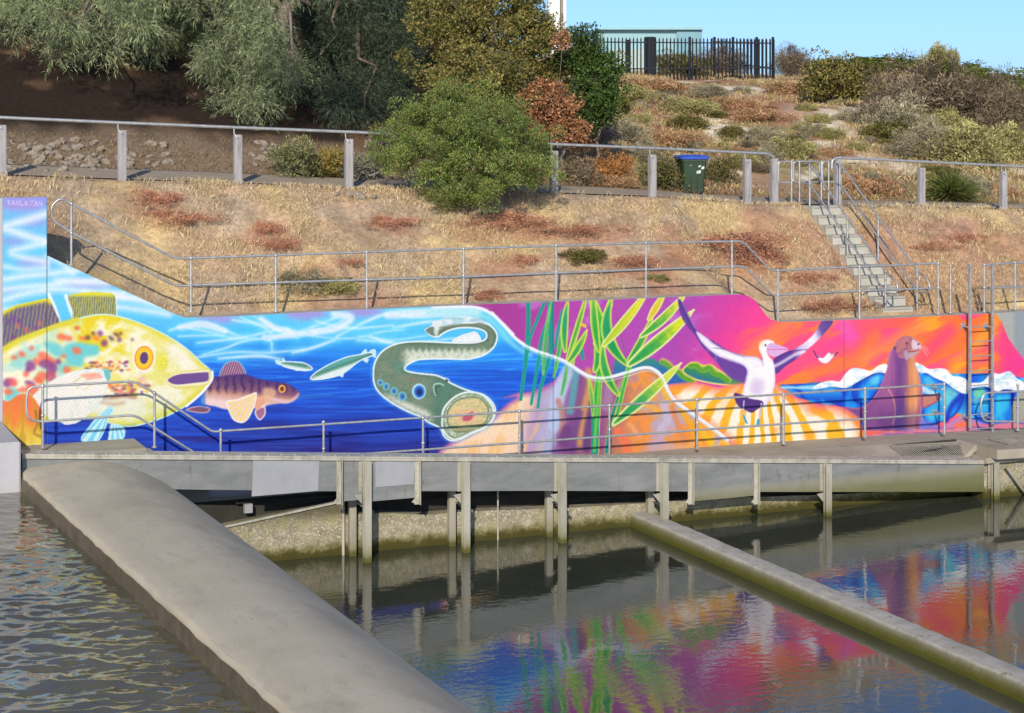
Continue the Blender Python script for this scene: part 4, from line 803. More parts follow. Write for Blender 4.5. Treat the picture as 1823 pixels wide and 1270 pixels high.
M['weir'] = zband(mottled('weir_concrete', [(.41, .365, .27), (.47, .42, .32), (.51, .465, .365)], .7, .9, 0, .6, 55, None, .25, [((.37, .335, .26), .9, .52, .68, (1, .5, 1)), ((.56, .53, .46), 3.2, .66, .70, (.35, 6, 1)), ((.38, .34, .265), 7, .56, .74, (1, .3, 1)), ((.60, .57, .50), 60, .68, .75, None)]),
                  [(0.0, (.05, .055, .015), 1), (.25, (.09, .085, .035), 1), (.7, (.22, .20, .13), .7), (1.2, (.3, .28, .2), .15), (1.58, (.12, .10, .07), .0), (1.6, (.12, .10, .07), .0)], 1, 6, .1)
wr = fast_mesh('weir', np.stack([Xw, Yw, Zw], 1), np.stack([k, k + m_, k + m_ + 1, k + 1], 1), M['weir'], None, True)
tag(wr, 'broad domed concrete weir crest running from the steel channel towards the viewer', 'weir')
# wet dark skirt on the upstream side
sk = MB(); ysk = np.arange(-2.1, -26, -.25)
vs = [];
for i, y in enumerate(ysk):
    e = .035 + .03 * math.sin(i * 1.7) + .05 * RS.rand(); q = fx + .042 * (-2 - y); vs += [(q - .025 - .01 * RS.rand(), y, fz - .05 - .03 * RS.rand()), (q - .03 - e * .3, y, ZW - .15)]
sk.add(vs, [(2 * i, 2 * i + 2, 2 * i + 3, 2 * i + 1) for i in range(len(ysk) - 1)], True)
M['wet'] = mottled('wet_concrete', [(.085, .068, .042), (.15, .125, .085)], 4, .5, 0, .3, 40)
sk.build('wet_skirt', M['wet'], wr)

# ---------------------------------------------------------------- low sill on the right of the pool
sx0, sx1, sz = 1.99, 2.40, .27
ys_ = np.concatenate([np.arange(-1.3, -26, -.13), [-60]]); P_ = [(sx0 - .07, -.4), (sx0 - .06, 0), (sx0 - .045, .08), (sx0 - .03, .16), (sx0 - .02, sz - .04), (sx0 + .0, sz - .012), (sx0 + .0, sz - .012), (sx0 + .08, sz), (sx0 + .16, sz + .004), (sx0 + .25, sz + .004), (sx0 + .34, sz), (sx1 - .05, sz - .004), (sx1, sz - .03), (sx1 + .02, .1), (sx1 + .05, -.4)]
P_ = np.array(P_); gp_, gy3 = np.meshgrid(np.arange(len(P_)), ys_); Xw = P_[gp_.ravel(), 0].copy(); Zw = P_[gp_.ravel(), 1].copy(); Yw = gy3.ravel()
q = (Zw > .02); nz_ = fbm(Yw / .4, Xw / .3, 611, 4) - .5; Xw[q] += nz_[q] * .05; Zw[q] += (fbm(Yw[q] / .16, Xw[q] / .12, 612, 4) - .5) * .035
n_, m_ = gp_.shape; k = (np.arange(n_ - 1)[:, None] * m_ + np.arange(m_ - 1)[None]).ravel()
M['sill'] = zband(mottled('worn_sill_concrete', [(.30, .28, .235), (.40, .38, .335), (.47, .45, .405)], 3, .95, 0, .6, 30, None, .2, [((.2, .185, .13), 6, .55, .7, None)]),
                  [(-.2, (.05, .055, .008), 1), (.06, (.085, .085, .012), 1), (.13, (.12, .11, .03), .95), (.20, (.18, .17, .09), .8), (.255, (.3, .3, .2), .05)], 1, 8, .05)
o = fast_mesh('sill', np.stack([Xw, Yw, Zw], 1), np.stack([k, k + m_, k + m_ + 1, k + 1], 1), M['sill'], None, True)
tag(o, 'narrow rough concrete sill crossing the calm pool, green with algae at the water', 'sill')

# ---------------------------------------------------------------- concrete channel wall under the steel plates
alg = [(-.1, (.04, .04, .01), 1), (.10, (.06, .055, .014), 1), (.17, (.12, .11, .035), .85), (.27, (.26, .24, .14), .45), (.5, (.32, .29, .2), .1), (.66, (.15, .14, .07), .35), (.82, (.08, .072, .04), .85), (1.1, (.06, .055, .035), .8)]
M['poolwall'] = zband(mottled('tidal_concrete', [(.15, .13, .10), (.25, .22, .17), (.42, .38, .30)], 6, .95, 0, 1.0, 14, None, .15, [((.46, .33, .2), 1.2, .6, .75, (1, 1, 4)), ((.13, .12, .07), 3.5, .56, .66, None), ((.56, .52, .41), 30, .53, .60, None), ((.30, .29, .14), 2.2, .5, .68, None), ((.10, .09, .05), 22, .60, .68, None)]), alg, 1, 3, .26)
pwY = -1.35
tp = [(360, 948), (400, 938), (612, 893), (615, 915), (700, 914), (760, 917), (830, 911), (1000, 905), (1140, 897), (1230, 889), (1500, 880), (1750, 866)]
tpw = [(onY(x, y, pwY)[0], onY(x, y, pwY)[2]) for x, y in tp]
M['poolwall'] = M['poolwall']
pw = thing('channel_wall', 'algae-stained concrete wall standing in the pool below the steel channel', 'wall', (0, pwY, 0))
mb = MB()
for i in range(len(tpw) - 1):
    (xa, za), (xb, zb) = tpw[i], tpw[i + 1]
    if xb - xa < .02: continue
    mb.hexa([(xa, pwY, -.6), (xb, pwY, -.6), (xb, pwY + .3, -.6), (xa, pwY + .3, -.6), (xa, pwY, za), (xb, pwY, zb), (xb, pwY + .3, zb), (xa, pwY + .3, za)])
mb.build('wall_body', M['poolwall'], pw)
mb = MB(); (xa, za), (xb, zb) = tpw[0], tpw[2]
mb.hexa([(xa, pwY - .05, za), (xb, pwY - .05, zb), (xb, pwY + .02, zb), (xa, pwY + .02, za), (xa, pwY - .05, za + .035), (xb, pwY - .05, zb + .035), (xb, pwY + .02, zb + .035), (xa, pwY + .02, za + .035)])
mb.build('top_angle', M['weathered_galv'], pw)
for pxx in (610, 885):
    x, _, z = onY(pxx, 900, pwY); MB().tube([(x, pwY - .04, -.3), (x, pwY - .04, 1.05 if pxx < 700 else .95)], .03 if pxx < 700 else .018, 8).build('guide_rod', M['weathered_galv'], pw)
# backing block, blackened to give the shade behind the channel wall
o = MB().box(XL0, 17, -.5, -.02, -.6, ZB - .02).build('channel_floor', M['undershade']); tag(o, kind='structure')

# ---------------------------------------------------------------- steel fishway channel
BY = -2.0
def bt(px): return np.interp(px, [30, 600, 1000, 1760, 2000], [811, 815, 817.5, 822, 823])
ch = thing('steel_channel', 'long grey steel channel of bolted plates carried on posts in front of the mural', 'channel', (xY(900, BY), BY, 0))
xl, xr = xY(39, BY), xY(1752, BY)
zt = lambda x: float(np.interp(x, [xY(p, BY) for p in (39, 600, 1000, 1752)], [onY(p, bt(p), BY)[2] for p in (39, 600, 1000, 1752)]))
zbm = lambda x: float(np.interp(x, [xY(p, BY) for p in (39, 600, 1000, 1345, 1752)], [onY(p, y, BY)[2] for p, y in ((39, 868), (600, 875), (1000, 874), (1345, 876), (1752, 876))]))
cuts = [39, 603, 655, 742, 830, 1003, 1185, 1228, 1345, 1476, 1752]
for i in range(len(cuts) - 1):
    xa, xb = xY(cuts[i], BY) + .004, xY(cuts[i + 1], BY) - .004; deep = (cuts[i] in (603, 655)) or cuts[i] == 1228
    za, zb = zt(xa), zt(xb); ba, bb = zbm(xa), zbm(xb)
    if deep: ba = bb = onY(cuts[i] if cuts[i] != 655 else 655, 893.5, BY)[2]
    n = max(2, int((xb - xa) / .35)); mb = MB()
    jig = [.006 * math.sin(k * 1.3 + i) for k in range(n + 1)]
    for k in range(n):
        a, b = xa + (xb - xa) * k / n, xa + (xb - xa) * (k + 1) / n; f = k / n; g = (k + 1) / n
        mb.hexa([(a, BY + jig[k], ba + (bb - ba) * f), (b, BY + jig[k + 1], ba + (bb - ba) * g), (b, BY + .02, ba + (bb - ba) * g), (a, BY + .02, ba + (bb - ba) * f), (a, BY, za + (zb - za) * f), (b, BY, za + (zb - za) * g), (b, BY + .02, za + (zb - za) * g), (a, BY + .02, za + (zb - za) * f)])
    sp_ = mb.build('side_plate', M['plate'], ch); plates = plates + [sp_] if i else [sp_]
M['plate'] = zband(M['plate'], [(.2, (.10, .10, .02), .9), (.5, (.16, .15, .05), .8), (.68, (.26, .24, .15), .6), (.8, (.3, .28, .2), .0), (2.5, (.2, .2, .2), 0)], 1, 3, .12)
M['grate'] = mottled('grating_steel', [(.16, .14, .10), (.30, .28, .23)], 6, .6, .3, .1, 50)
# top flange / walkway plate
def strip(mb, x0, x1, y0, y1, z0f, th, n=30):
    for k in range(n):
        a, b = x0 + (x1 - x0) * k / n, x0 + (x1 - x0) * (k + 1) / n
        mb.hexa([(a, y0, z0f(a)), (b, y0, z0f(b)), (b, y1, z0f(b)), (a, y1, z0f(a)), (a, y0, z0f(a) + th), (b, y0, z0f(b) + th), (b, y1, z0f(b) + th), (a, y1, z0f(a) + th)])
mb = MB(); strip(mb, xl, xr, BY - .06, BY + .36, lambda x: zt(x) + .003, .03); strip(mb, xl, xr, BY - .05, BY - .01, lambda x: zt(x) - .045, .045); mb.build('top_flange', M['weathered_galv'], ch)
mb = MB(); strip(mb, xl, xr, BY + .62, BY + .64, lambda x: zbm(x) + .04, .3, 20); mb.build('rear_plate', M['undershade'], ch)  # blackened for the shade under the channel, like the bed below
mb = MB(); strip(mb, xl, xr, BY + .03, BY + .6, lambda x: zbm(x) + .02, .02, 20); mb.build('channel_bed', M['undershade'], ch)
bolt0 = None
for p in np.arange(70, 1740, 24):
    x = xY(p, BY)
    if bolt0 is None: bolt0 = MB().ball((0, 0, 0), .016, 8).build('bolt', M['galv'], None)
    o = bolt0 if p == 70 else bolt0.copy()
    if p != 70: C.objects.link(o)
    o.parent = ch; o.location = (x - ch.location.x, .03, zt(x) + .036 - ch.location.z)
for (p0, p1, y0, y1) in [(451, 569, 815, 874), (668, 739, 818, 862)]:
    a = onY(p0, y0, BY - .012); b = onY(p1, y1, BY - .012); mb = MB(); s_ = .03
    mb.hexa([(a[0] - (s_ if p0 < 500 else 0), BY - .014, b[2]), (b[0] - s_, BY - .014, b[2]), (b[0] - s_, BY - .008, b[2]), (a[0] - (s_ if p0 < 500 else 0), BY - .008, b[2]), (a[0], BY - .014, a[2] + (-.0)), (b[0], BY - .014, a[2] - .045), (b[0], BY - .008, a[2] - .045), (a[0], BY - .008, a[2])])
    mb.build('patch', M['patch'], plates[0 if p0 < 500 else 2])['label'] = 'pale freshly painted patch on a darker plate'
for p in (603, 742, 1228, 1345):
    x = xY(p, BY); z1 = zt(x); z0 = onY(p, 898, BY)[2]; w = .045; sgn = 1 if p in (742, 1345) else 1
    mb = MB().box(x - w, x + w, BY - .016, BY - .004, z0, z1 - .02).box(x + w - .012, x + w, BY - .10, BY - .016, z0, z1 - .02)
    mb.add([(x - w, BY - .016, z0 + .02), (x - w - .06, BY - .016, z0 + .05), (x - w, BY - .016, z0 + .11), (x - w, BY - .006, z0 + .02), (x - w - .06, BY - .006, z0 + .05), (x - w, BY - .006, z0 + .11)], [(0, 2, 1), (3, 4, 5), (0, 1, 4, 3), (1, 2, 5, 4)])
    for k in range(6): mb.ball((x - .01, BY - .02, z0 + .08 + (z1 - z0 - .16) * k / 5), .012, 6)
    mb.build('stiffener', M['weathered_galv'], ch)
M['post'] = zband(mottled('post_steel', [(.27, .255, .20), (.36, .345, .28), (.44, .425, .36)], 4, .6, .25, .15, 40, (1, 1, .3), .4, [((.25, .2, .12), 3, .6, .75, None)]),
                  [(-.2, (.06, .06, .01), 1), (.06, (.10, .095, .02), 1), (.16, (.20, .19, .09), .7), (.4, (.3, .28, .2), .25), (.8, (.4, .38, .3), 0)], 1, 7, .1)
def hbeam(mb, x, y, z0, z1, w, dpt, t=.014):
    return mb.box(x - w / 2, x + w / 2, y - dpt, y - dpt + t, z0, z1).box(x - w / 2, x + w / 2, y - t, y, z0, z1).box(x - t / 2, x + t / 2, y - dpt + t + .001, y - t - .001, z0, z1)
for p, yb in ((656, 997), (832, 978), (1004, 962), (1186, 925), (1477, 922), (1776, 895)):
    x = xY(p, BY - .15); z1 = zt(x) + (.0 if p < 1700 else .02); mb = MB(); hbeam(mb, x, BY - .02, -.6, z1 - .05, .135, .11)
    for k in range(5): mb.ball((x - .105, BY - .012, z1 - .12 - k * .1), .013, 6)
    mb.box(x - .14, x - .07, BY - .012, BY - .004, z1 - .6, z1 - .05)
    if p < 1700: mb.add([(x - .09, BY - .06, z1 - .82), (x - .24, BY - .06, z1 - .645), (x - .09, BY - .06, z1 - .63), (x - .09, BY - .05, z1 - .82), (x - .24, BY - .05, z1 - .645), (x - .09, BY - .05, z1 - .63)], [(0, 2, 1), (3, 4, 5), (0, 1, 4, 3), (1, 2, 5, 4)])
    mb.build('support_post', M['post'], ch)
for p in (627, 804, 977, 1157):
    x = xY(p, -1.5); mb = MB().bevbox(x - .065, x + .065, -1.56, -1.44, -.5, zbm(x) + .02, .008)
    mb.tube([(x + .03, -1.5, zbm(x) - .25), (x + .26, -1.9, zbm(x) - .42)], .03, 6); mb.build('rear_post', M['post'], ch)
for p, y in ((530, 890), (860, 885), (1100, 884)):
    a = onY(p - 110, y + 6, -1.2); b = onY(p + 90, y - 8, -1.2); MB().tube([a, b], .022, 6).build('bracing', M['undershade'], ch)  # tubes coloured dark to match the painted shade around them
MB().bevbox(*(lambda c: (c[0] - .09, c[0] + .06, -1.3, -1.2, c[2] - .08, c[2] + .08))(onY(443, 905, -1.25)), .005).build('anchor_plate', M['patch'], ch)

# ---------------------------------------------------------------- lower walkway in front of the mural, gratings, end block
dz = [(onY(x, y, 0)[0], onY(x, y, 0)[2]) for x, y in ((1240, 797), (1380, 787), (1560, 776), (1740, 766), (1823, 762))]
dxx = [-11, dz[0][0] - 1.5] + [q[0] for q in dz] + [XR + 2]; dzz = [dz[0][1], dz[0][1]] + [q[1] for q in dz] + [dz[-1][1]]
dzf = lambda x: float(np.interp(x, dxx, dzz))
def zdk(x, y): t = min(1, max(0, (-1.02 - y) / .6)); zb_ = dzf(x) - .003; zf_ = min(dzf(x), zt(min(x, xr)) + .03) - .006; return zb_ * (1 - t) + zf_ * t if x < xr + .1 else dzf(x)
mb = MB(); strip(mb, XL0, xr + .1, -1.02, -.001, lambda x: dzf(x) - .2, .2, 60); xs0 = xY(1100, -1.3)
for k in range(24):
    a, b_ = xs0 + (xr + .1 - xs0) * k / 24, xs0 + (xr + .1 - xs0) * (k + 1) / 24
    mb.hexa([(a, -1.62, zdk(a, -1.62) - .12), (b_, -1.62, zdk(b_, -1.62) - .12), (b_, -1.02, zdk(b_, -1.02) - .12), (a, -1.02, zdk(a, -1.02) - .12), (a, -1.62, zdk(a, -1.62)), (b_, -1.62, zdk(b_, -1.62)), (b_, -1.02, zdk(b_, -1.02)), (a, -1.02, zdk(a, -1.02))])
strip(mb, xr + .1, XR + 3, -2.3, -.001, lambda x: dzf(x) - .2, .198, 5)
o = mb.build('walkway', M['deck']); tag(o, kind='structure')
o = MB().box(XL0, xr, -1.06, -1.024, .3, dzf(0) - .06).build('walkway_shade_panel', M['undershade']); tag(o, kind='structure')  # added dark panel standing in for the shade beneath the walkway
# raised landing at the left with stair down
pzl = onY(160, 797, -.65)[2]; xa, xb = XL1 + .0, xY(252, -.65)
ld = thing('landing', 'raised concrete landing beside the painted fish, with a few steps going down', 'landing', (xa, -.6, dzf(xa)))
MB().bevbox(xa - .5, xb, -1.1, -.003, dzf(xa) + .003, pzl, .01).build('platform', M['deck'], ld)
mb = MB(); nst = 4
for k in range(nst): mb.box(xb + .002 + k * .28, xb + .28 + k * .28, -1.05, -.004, dzf(xb) + .003, pzl - (pzl - dzf(xb)) * (k + 1) / (nst + 1))
mb.build('steps', M['deck'], ld)
def grating(px0, px1, y0, y1, label):
    x0, x1 = xY(px0, y0), xY(px1, y0); t = thing('floor_grating', label, 'grating', (x0, y0, zdk(x0, y0)))
    def bar(mb, xa, xb, ya, yb, lo, hi):
        zz = lambda x, y: zdk(x, y)
        return mb.hexa([(xa, ya, zz(xa, ya) + lo), (xb, ya, zz(xb, ya) + lo), (xb, yb, zz(xb, yb) + lo), (xa, yb, zz(xa, yb) + lo), (xa, ya, zz(xa, ya) + hi), (xb, ya, zz(xb, ya) + hi), (xb, yb, zz(xb, yb) + hi), (xa, yb, zz(xa, yb) + hi)])
    mb = MB()
    for q in ((x0, x1, y0, y0 + .03), (x0, x1, y1 - .03, y1), (x0, x0 + .03, y0 + .031, y1 - .031), (x1 - .03, x1, y0 + .031, y1 - .031)): bar(mb, *q, .001, .022)
    mb.build('frame', M['grate'], t); mb = MB(); n = int((x1 - x0 - .1) / .06)
    for k in range(n): bar(mb, x0 + .05 + k * .06, x0 + .068 + k * .06, y0 + .032, y1 - .032, .005, .019)
    mb.build('bars', M['weathered_galv'], t); mb = MB(); bar(mb, x0 + .031, x1 - .031, y0 + .031, y1 - .031, .001, .004); mb.build('pit_shade', M['undershade'], t)  # last piece: thin dark sheet standing for the shaded pit below the bars
grating(1606, 1736, -1.60, -1.14, 'rusty bar grating in the walkway just left of the ladder foot')
grating(1796, 1880, -1.9, -1.2, 'bar grating at the right edge of the walkway, beyond the ladder')
x0, x1 = xr + .012, xY(1835, -2.0) + .6
eb = thing('end_block', 'algae-covered concrete block in the water where the steel channel ends', 'block', (x0, -2, 0))
MB().bevbox(x0, x1 + 1, -1.96, -1.5, -.6, zt(xr) - .04, .02).build('block', M['poolwall'], eb)
MB().bevbox(x0 - .05, x1 + 1, -2.12, -1.6, zt(xr) - .03, zt(xr) + .09, .012).build('cap_beam', M['deck'], eb)
MB().tube([onY(1792, 832, -2.1), onY(1830, 885, -2.1)], .035, 8).build('brace', M['post'], eb)

# ---------------------------------------------------------------- tubular handrails
def handrail(label, Y, posts, rails, r=.024, group=None, name='handrail', fit=True, ground_z=None):
    b0 = onY(posts[0][0], posts[0][2], Y); t = thing(name, label, 'handrail', b0, 0, group)
    for q in posts:
        p, ytop, ybot = q[:3]; Yp = q[3] if len(q) > 3 else Y; a = onY(p, ytop, Yp); b = onY(p, ybot, Yp); mb = MB().tube([(a[0], a[1], b[2]), a], r, 8)
        if fit: mb.ball(a, r * 1.55, 10); mb.tube([(a[0], a[1], b[2] - .0), (a[0], a[1], b[2] + .02)], r * 2.2, 10); mb.ball((a[0], a[1], b[2] + (a[2] - b[2]) * .52), r * 1.5, 10)
        mb.build('post', M['galv'], t)
    for nm, P in rails:
        W_ = [onY(q[0], q[1], q[2] if len(q) > 2 else Y) for q in P]; MB().tube(fillet(W_, .14), r * .92, 8).build(nm, M['galv'], t)
    return t
handrail('long two-rail tubular handrail fixed along the top of the mural wall', .2,
    [(127, 363, 472), (340, 460, 555), (491, 455, 556), (653, 449, 551), (825, 443, 543), (990, 437, 536), (1150, 433, 531), (1303, 430, 526), (1385, 482, 573), (1530, 475, 567), (1670, 469, 560)],
    [('top_rail', [(127, 363), (310, 460), (340, 460), (825, 443), (1150, 433), (1322, 429.5), (1372, 482), (1385, 482), (1530, 475), (1670, 469)]),
     ('mid_rail', [(127, 414), (314, 510), (340, 508), (825, 493), (1150, 480), (1325, 474), (1376, 526), (1385, 525.5), (1530, 518), (1670, 513)]),
     ('end_loop', [(127, 363), (108, 352), (90, 368), (93, 392), (127, 414)])])
handrail('short two-rail tubular handrail on the wall top to the right of the ladder', .2,
    [(1692, 474, 558), (1752, 472, 556), (1807, 468, 552), (1870, 465, 550)],
    [('top_rail', [(1752, 472), (1870, 464)]), ('mid_rail', [(1752, 514), (1870, 507)])])
handrail('lower handrail on the walkway in front of the mural, stepping down beside the big fish', -.65,
    [(76, 687, 797), (275, 700, 797), (393, 766, 862), (576, 752, 850), (753, 744, 838), (925, 732, 826), (1085, 722, 812), (1241, 711, 799), (1395, 703, 790), (1540, 692, 778), (1681, 684, 772)],
    [('top_rail', [(76, 688), (241, 679), (275, 700), (378, 769), (393, 768), (753, 744), (1085, 722), (1395, 702), (1681, 684)]),
     ('mid_rail', [(76, 751), (241, 739), (275, 762), (378, 826), (393, 826), (753, 801), (1085, 777), (1395, 755), (1681, 737)]),
     ('end_loop', [(76, 688), (50, 690), (46, 720), (50, 748), (76, 751)])])
t = handrail('small looped handrail at the far right beyond the ladder', -.55, [(1812, 686, 766)],
    [('top_rail', [(1880, 694), (1752, 700), (1745, 720), (1750, 750), (1880, 752)])])
for (p, y, nm) in ((1672, 686, 'a'), (1672, 740, 'b')):
    pass
def bracket(px0, y, px1, Y0, root):
    a = onY(px0, y, -.002); b = onY(px1, y + 3, Y0); MB().tube([a, b], .018, 6).tube([(a[0], -.03, a[2]), (a[0], -.002, a[2])], .055, 12).build('wall_bracket', M['galv'], root)
bracket(1663, 690, 1678, -.64, [o for o in bpy.data.objects if o.name.startswith('handrail') and o.parent is None][2]); bracket(1663, 733, 1678, -.64, [o for o in bpy.data.objects if o.name.startswith('handrail') and o.parent is None][2])
# ladder
ld_ = thing('wall_ladder', 'vertical galvanised ladder with long stiles fixed to the orange part of the mural', 'ladder', onY(1745, 770, -.25))
for p, yb in ((1728, 762), (1768, 800)):
    Yl = -.28; a = onY(p, 470, Yl); b = onY(p, yb, Yl); MB().box(a[0] - .03, a[0] + .018, Yl - .006, Yl + .006, b[2], a[2]).box(a[0] - .03, a[0] - .018, Yl + .006, Yl + .045, b[2], a[2]).build('stile', M['galv'], ld_)
for k in range(8):
    a = onY(1728, 583 + k * 26, -.28); b = onY(1768, 583 + k * 26 - 2, -.28); MB().tube([a, (b[0], b[1], a[2])], .013, 6).build('rung', M['galv'], ld_)
for p, y in ((1728, 583), (1768, 583), (1728, 745), (1768, 745)):
    a = onY(p, y, -.28); MB().box(a[0] - .035, a[0] + .035, -.27, -.003, a[2] - .012, a[2] + .012).box(a[0] - .06, a[0] + .06, -.012, -.003, a[2] - .06, a[2] + .06).build('wall_bracket', M['galv'], ld_)

# ---------------------------------------------------------------- concrete stairs up the bank with its two handrails
stt = thing('concrete_stairs', 'pale concrete stairs climbing the dry bank to the path', 'stairs', (9.85, 1, float(ground(9.6, .9))))
ns = 11; z0 = float(ground(9.6, .6)) ; z1 = float(Zf(9.6)) + .01; X0s, X1s = 9.45, 10.25
mb = MB()
for k in range(ns): y0 = .95 + (4.15 - .95) * k / ns; y1 = .95 + (4.15 - .95) * (k + 1) / ns; zz = z0 + (z1 - z0) * (k + 1) / ns; mb.box(X0s, X1s, y0, y1 + .02, zz - .42, zz)
mb.build('flight', M['step'], stt)
mb = MB()
for k in range(ns): y0 = .95 + (4.15 - .95) * k / ns; zz = z0 + (z1 - z0) * (k + 1) / ns; mb.box(X0s + .02, X1s - .02, y0 - .025, y0 + .04, zz - .045, zz + .004)
mb.build('nosing', mottled('dark_nosing', [(.26, .25, .22), (.36, .35, .31)], 5), stt)
def zs(y): return z0 + (z1 - z0) * min(1, max(0, (y - .95) / 3.2))
def stair_rail(x, label, ytop_ext):
    t = thing('handrail', label, 'handrail', (x, .95, z0), 0, 'handrails of the bank stairs'); r = .024
    for y in (.98, 2.5, 4.1): 
        zb = zs(y); MB().tube([(x, y, zb - .1), (x, y, zb + 1.0)], r, 8).ball((x, y, zb + 1.0), .037).build('post', M['galv'], t)
    MB().tube(fillet([(x, 4.1 + ytop_ext, z1 + 1.0), (x, 4.1, z1 + 1.0), (x, .98, z0 + 1.02), (x, .62, z0 + .86)], .15), r * .92).build('top_rail', M['galv'], t)
    MB().tube(fillet([(x, 4.1 + ytop_ext, z1 + .52), (x, 4.1, z1 + .52), (x, .98, z0 + .55)], .15), r * .92).build('mid_rail', M['galv'], t)
    MB().tube(fillet([(x, .62, z0 + .86), (x, .50, z0 + .72), (x, .55, z0 + .55), (x, .98, z0 + .55)], .12), r * .92).build('end_loop', M['galv'], t)
stair_rail(X0s + .08, 'left handrail of the concrete stairs on the bank', .25); stair_rail(X1s + .13, 'right handrail of the concrete stairs on the bank', .25)
# staggered hoops of the gateway at the head of the stairs
def hoop(pxa, pxb, ytop, ymid, Y, posts, label):
    t = thing('gate_hoop', label, 'barrier', onY(posts[0], 367, Y)); r = .023
    A = onY(pxa, ytop, Y); B = onY(pxb, ymid, Y)
    P = [(A[0] + .14, Y, A[2]), (A[0], Y, A[2]), (A[0], Y, B[2]), (B[0], Y, B[2]), (B[0], Y, A[2]), (A[0] + .13, Y, A[2])]
    MB().tube(fillet(P, .09), r, 8).build('hoop', M['galv'], t)
    for p in posts: x = xY(p, Y); MB().tube([(x, Y - .03, float(ground(x, Y)) - .05), (x, Y - .03, A[2] + .02)], r, 8).build('post', M['galv'], t)
hoop(1386, 1412, 288, 325, 4.35, [1408], 'leftmost small tubular hoop of the gateway, next to the timber post')
hoop(1413, 1459, 288, 324, 4.9, [1422], 'middle tubular hoop of the gateway at the stair head')
hoop(1464, 1486, 288, 324, 4.35, [1461, 1474], 'right-hand tubular hoop of the gateway beside the end post')

# ---------------------------------------------------------------- post and rail fence along the path
def path_fence(posts, rail, label, ends):
    t = thing('path_fence', label, 'fence', (xY(posts[0], FY), FY, float(Zf(xY(posts[0], FY)))), 0, 'post and rail fences beside the path')
    for p in posts:
        x = xY(p, FY); zr = onY(p, float(np.interp(p, [q[0] for q in rail], [q[1] for q in rail])), FY)[2]; zt_ = zr - .15 if p not in ends else zr - .03
        w = .085 if p not in (1490,) else .10
        ps = MB().bevbox(x - w, x + w, FY - .07, FY + .07, float(ground(x, FY)) - .2, zt_, .012).build('timber_post', M['timber'], t)
        if p not in ends: MB().tube(fillet([(x - .09, FY - .05, zr), (x - .09, FY - .05, zr - .14), (x - .03, FY - .085, zt_ - .06), (x - .0, FY - .085, zt_ - .08)], .05), .014, 6).build('bracket', M['galv'], ps)
    P = [onY(q[0], q[1], FY - .05) for q in rail]
    MB().tube(fillet(P, .1), .034, 10).build('pipe_rail', M['galv'], t)
path_fence([-205, 3, 217, 423, 621, 806, 986, 1161, 1330, 1378], [(-260, 197), (3, 209.5), (217, 219), (640, 236), (985, 257), (1161, 264), (1368, 274), (1378, 280)], 'grey timber posts with a pale pipe rail, running from the left edge to the stairs', (1378,))
path_fence([1491, 1640, 1786, 1945], [(1481, 300), (1481, 286), (1490, 281), (1640, 288), (1823, 297), (2000, 306)], 'grey timber posts with a pale pipe rail, running from the stairs off to the right', (1491,))

# ---------------------------------------------------------------- wheelie bin
bx, by, bz, bd = hit(1241, 347); 
M['bingreen'] = plain('dark_green_plastic', (.018, .045, .022), .5, 0, .5); M['binblue'] = plain('blue_plastic', (.03, .075, .42), .45, 0, .5)
M['rubber'] = plain('black_rubber', (.02, .02, .02), .8); M['sticker'] = plain('sticker_white', (.6, .62, .64), .5)
bn = thing('wheelie_bin', 'dark green wheeled rubbish bin with a blue lid and small stickers standing by the path', 'bin', (0, 0, 0))
s = 1.0; wt, wb, h = .31, .235, .88
mb = MB(); rings = []
for (z, w, dp) in [(.05, wb, .26), (.07, wb + .01, .27), (.45, (wt + wb) / 2, .31), (h - .06, wt - .01, .345), (h - .055, wt + .02, .37), (h, wt + .02, .37)]:
    c = .04; rings.append([(-w + c, -dp, z), (w - c, -dp, z), (w, -dp + c, z), (w, dp - c, z), (w - c, dp, z), (-w + c, dp, z), (-w, dp - c, z), (-w, -dp + c, z)])
vs = [q for r_ in rings for q in r_]; fs = [(i * 8 + k, i * 8 + (k + 1) % 8, (i + 1) * 8 + (k + 1) % 8, (i + 1) * 8 + k) for i in range(5) for k in range(8)] + [tuple(range(8))[::-1], tuple(range(40, 48))]
mb.add(vs, fs); 
for k in (-.08, .08): mb.box(k - .006, k + .006, -.335, -.30, .12, .72)
mb.build('body', M['bingreen'], bn)
mb = MB(); rr = [(h + .003, wt + .045, .40), (h + .05, wt + .05, .405), (h + .085, wt + .0, .36), (h + .105, wt - .12, .2)]
rings = [[(-w + .05, -dp, z), (w - .05, -dp, z), (w, -dp + .05, z), (w, dp - .05, z), (w - .05, dp, z), (-w + .05, dp, z), (-w, dp - .05, z), (-w, -dp + .05, z)] for z, w, dp in rr]
vs = [q for r_ in rings for q in r_]; mb.add(vs, [(i * 8 + k, i * 8 + (k + 1) % 8, (i + 1) * 8 + (k + 1) % 8, (i + 1) * 8 + k) for i in range(3) for k in range(8)] + [tuple(range(8))[::-1], tuple(range(24, 32))]); mb.build('lid', M['binblue'], bn)
MB().tube([(-.26, .43, h - .02), (.26, .43, h - .02)], .018, 8).build('handle', M['bingreen'], bn)
for sx in (-1, 1): MB().tube([(sx * .25 - .03, .3, .1), (sx * .25 + .03, .3, .1)], .1, 16).build('wheel', M['rubber'], bn)
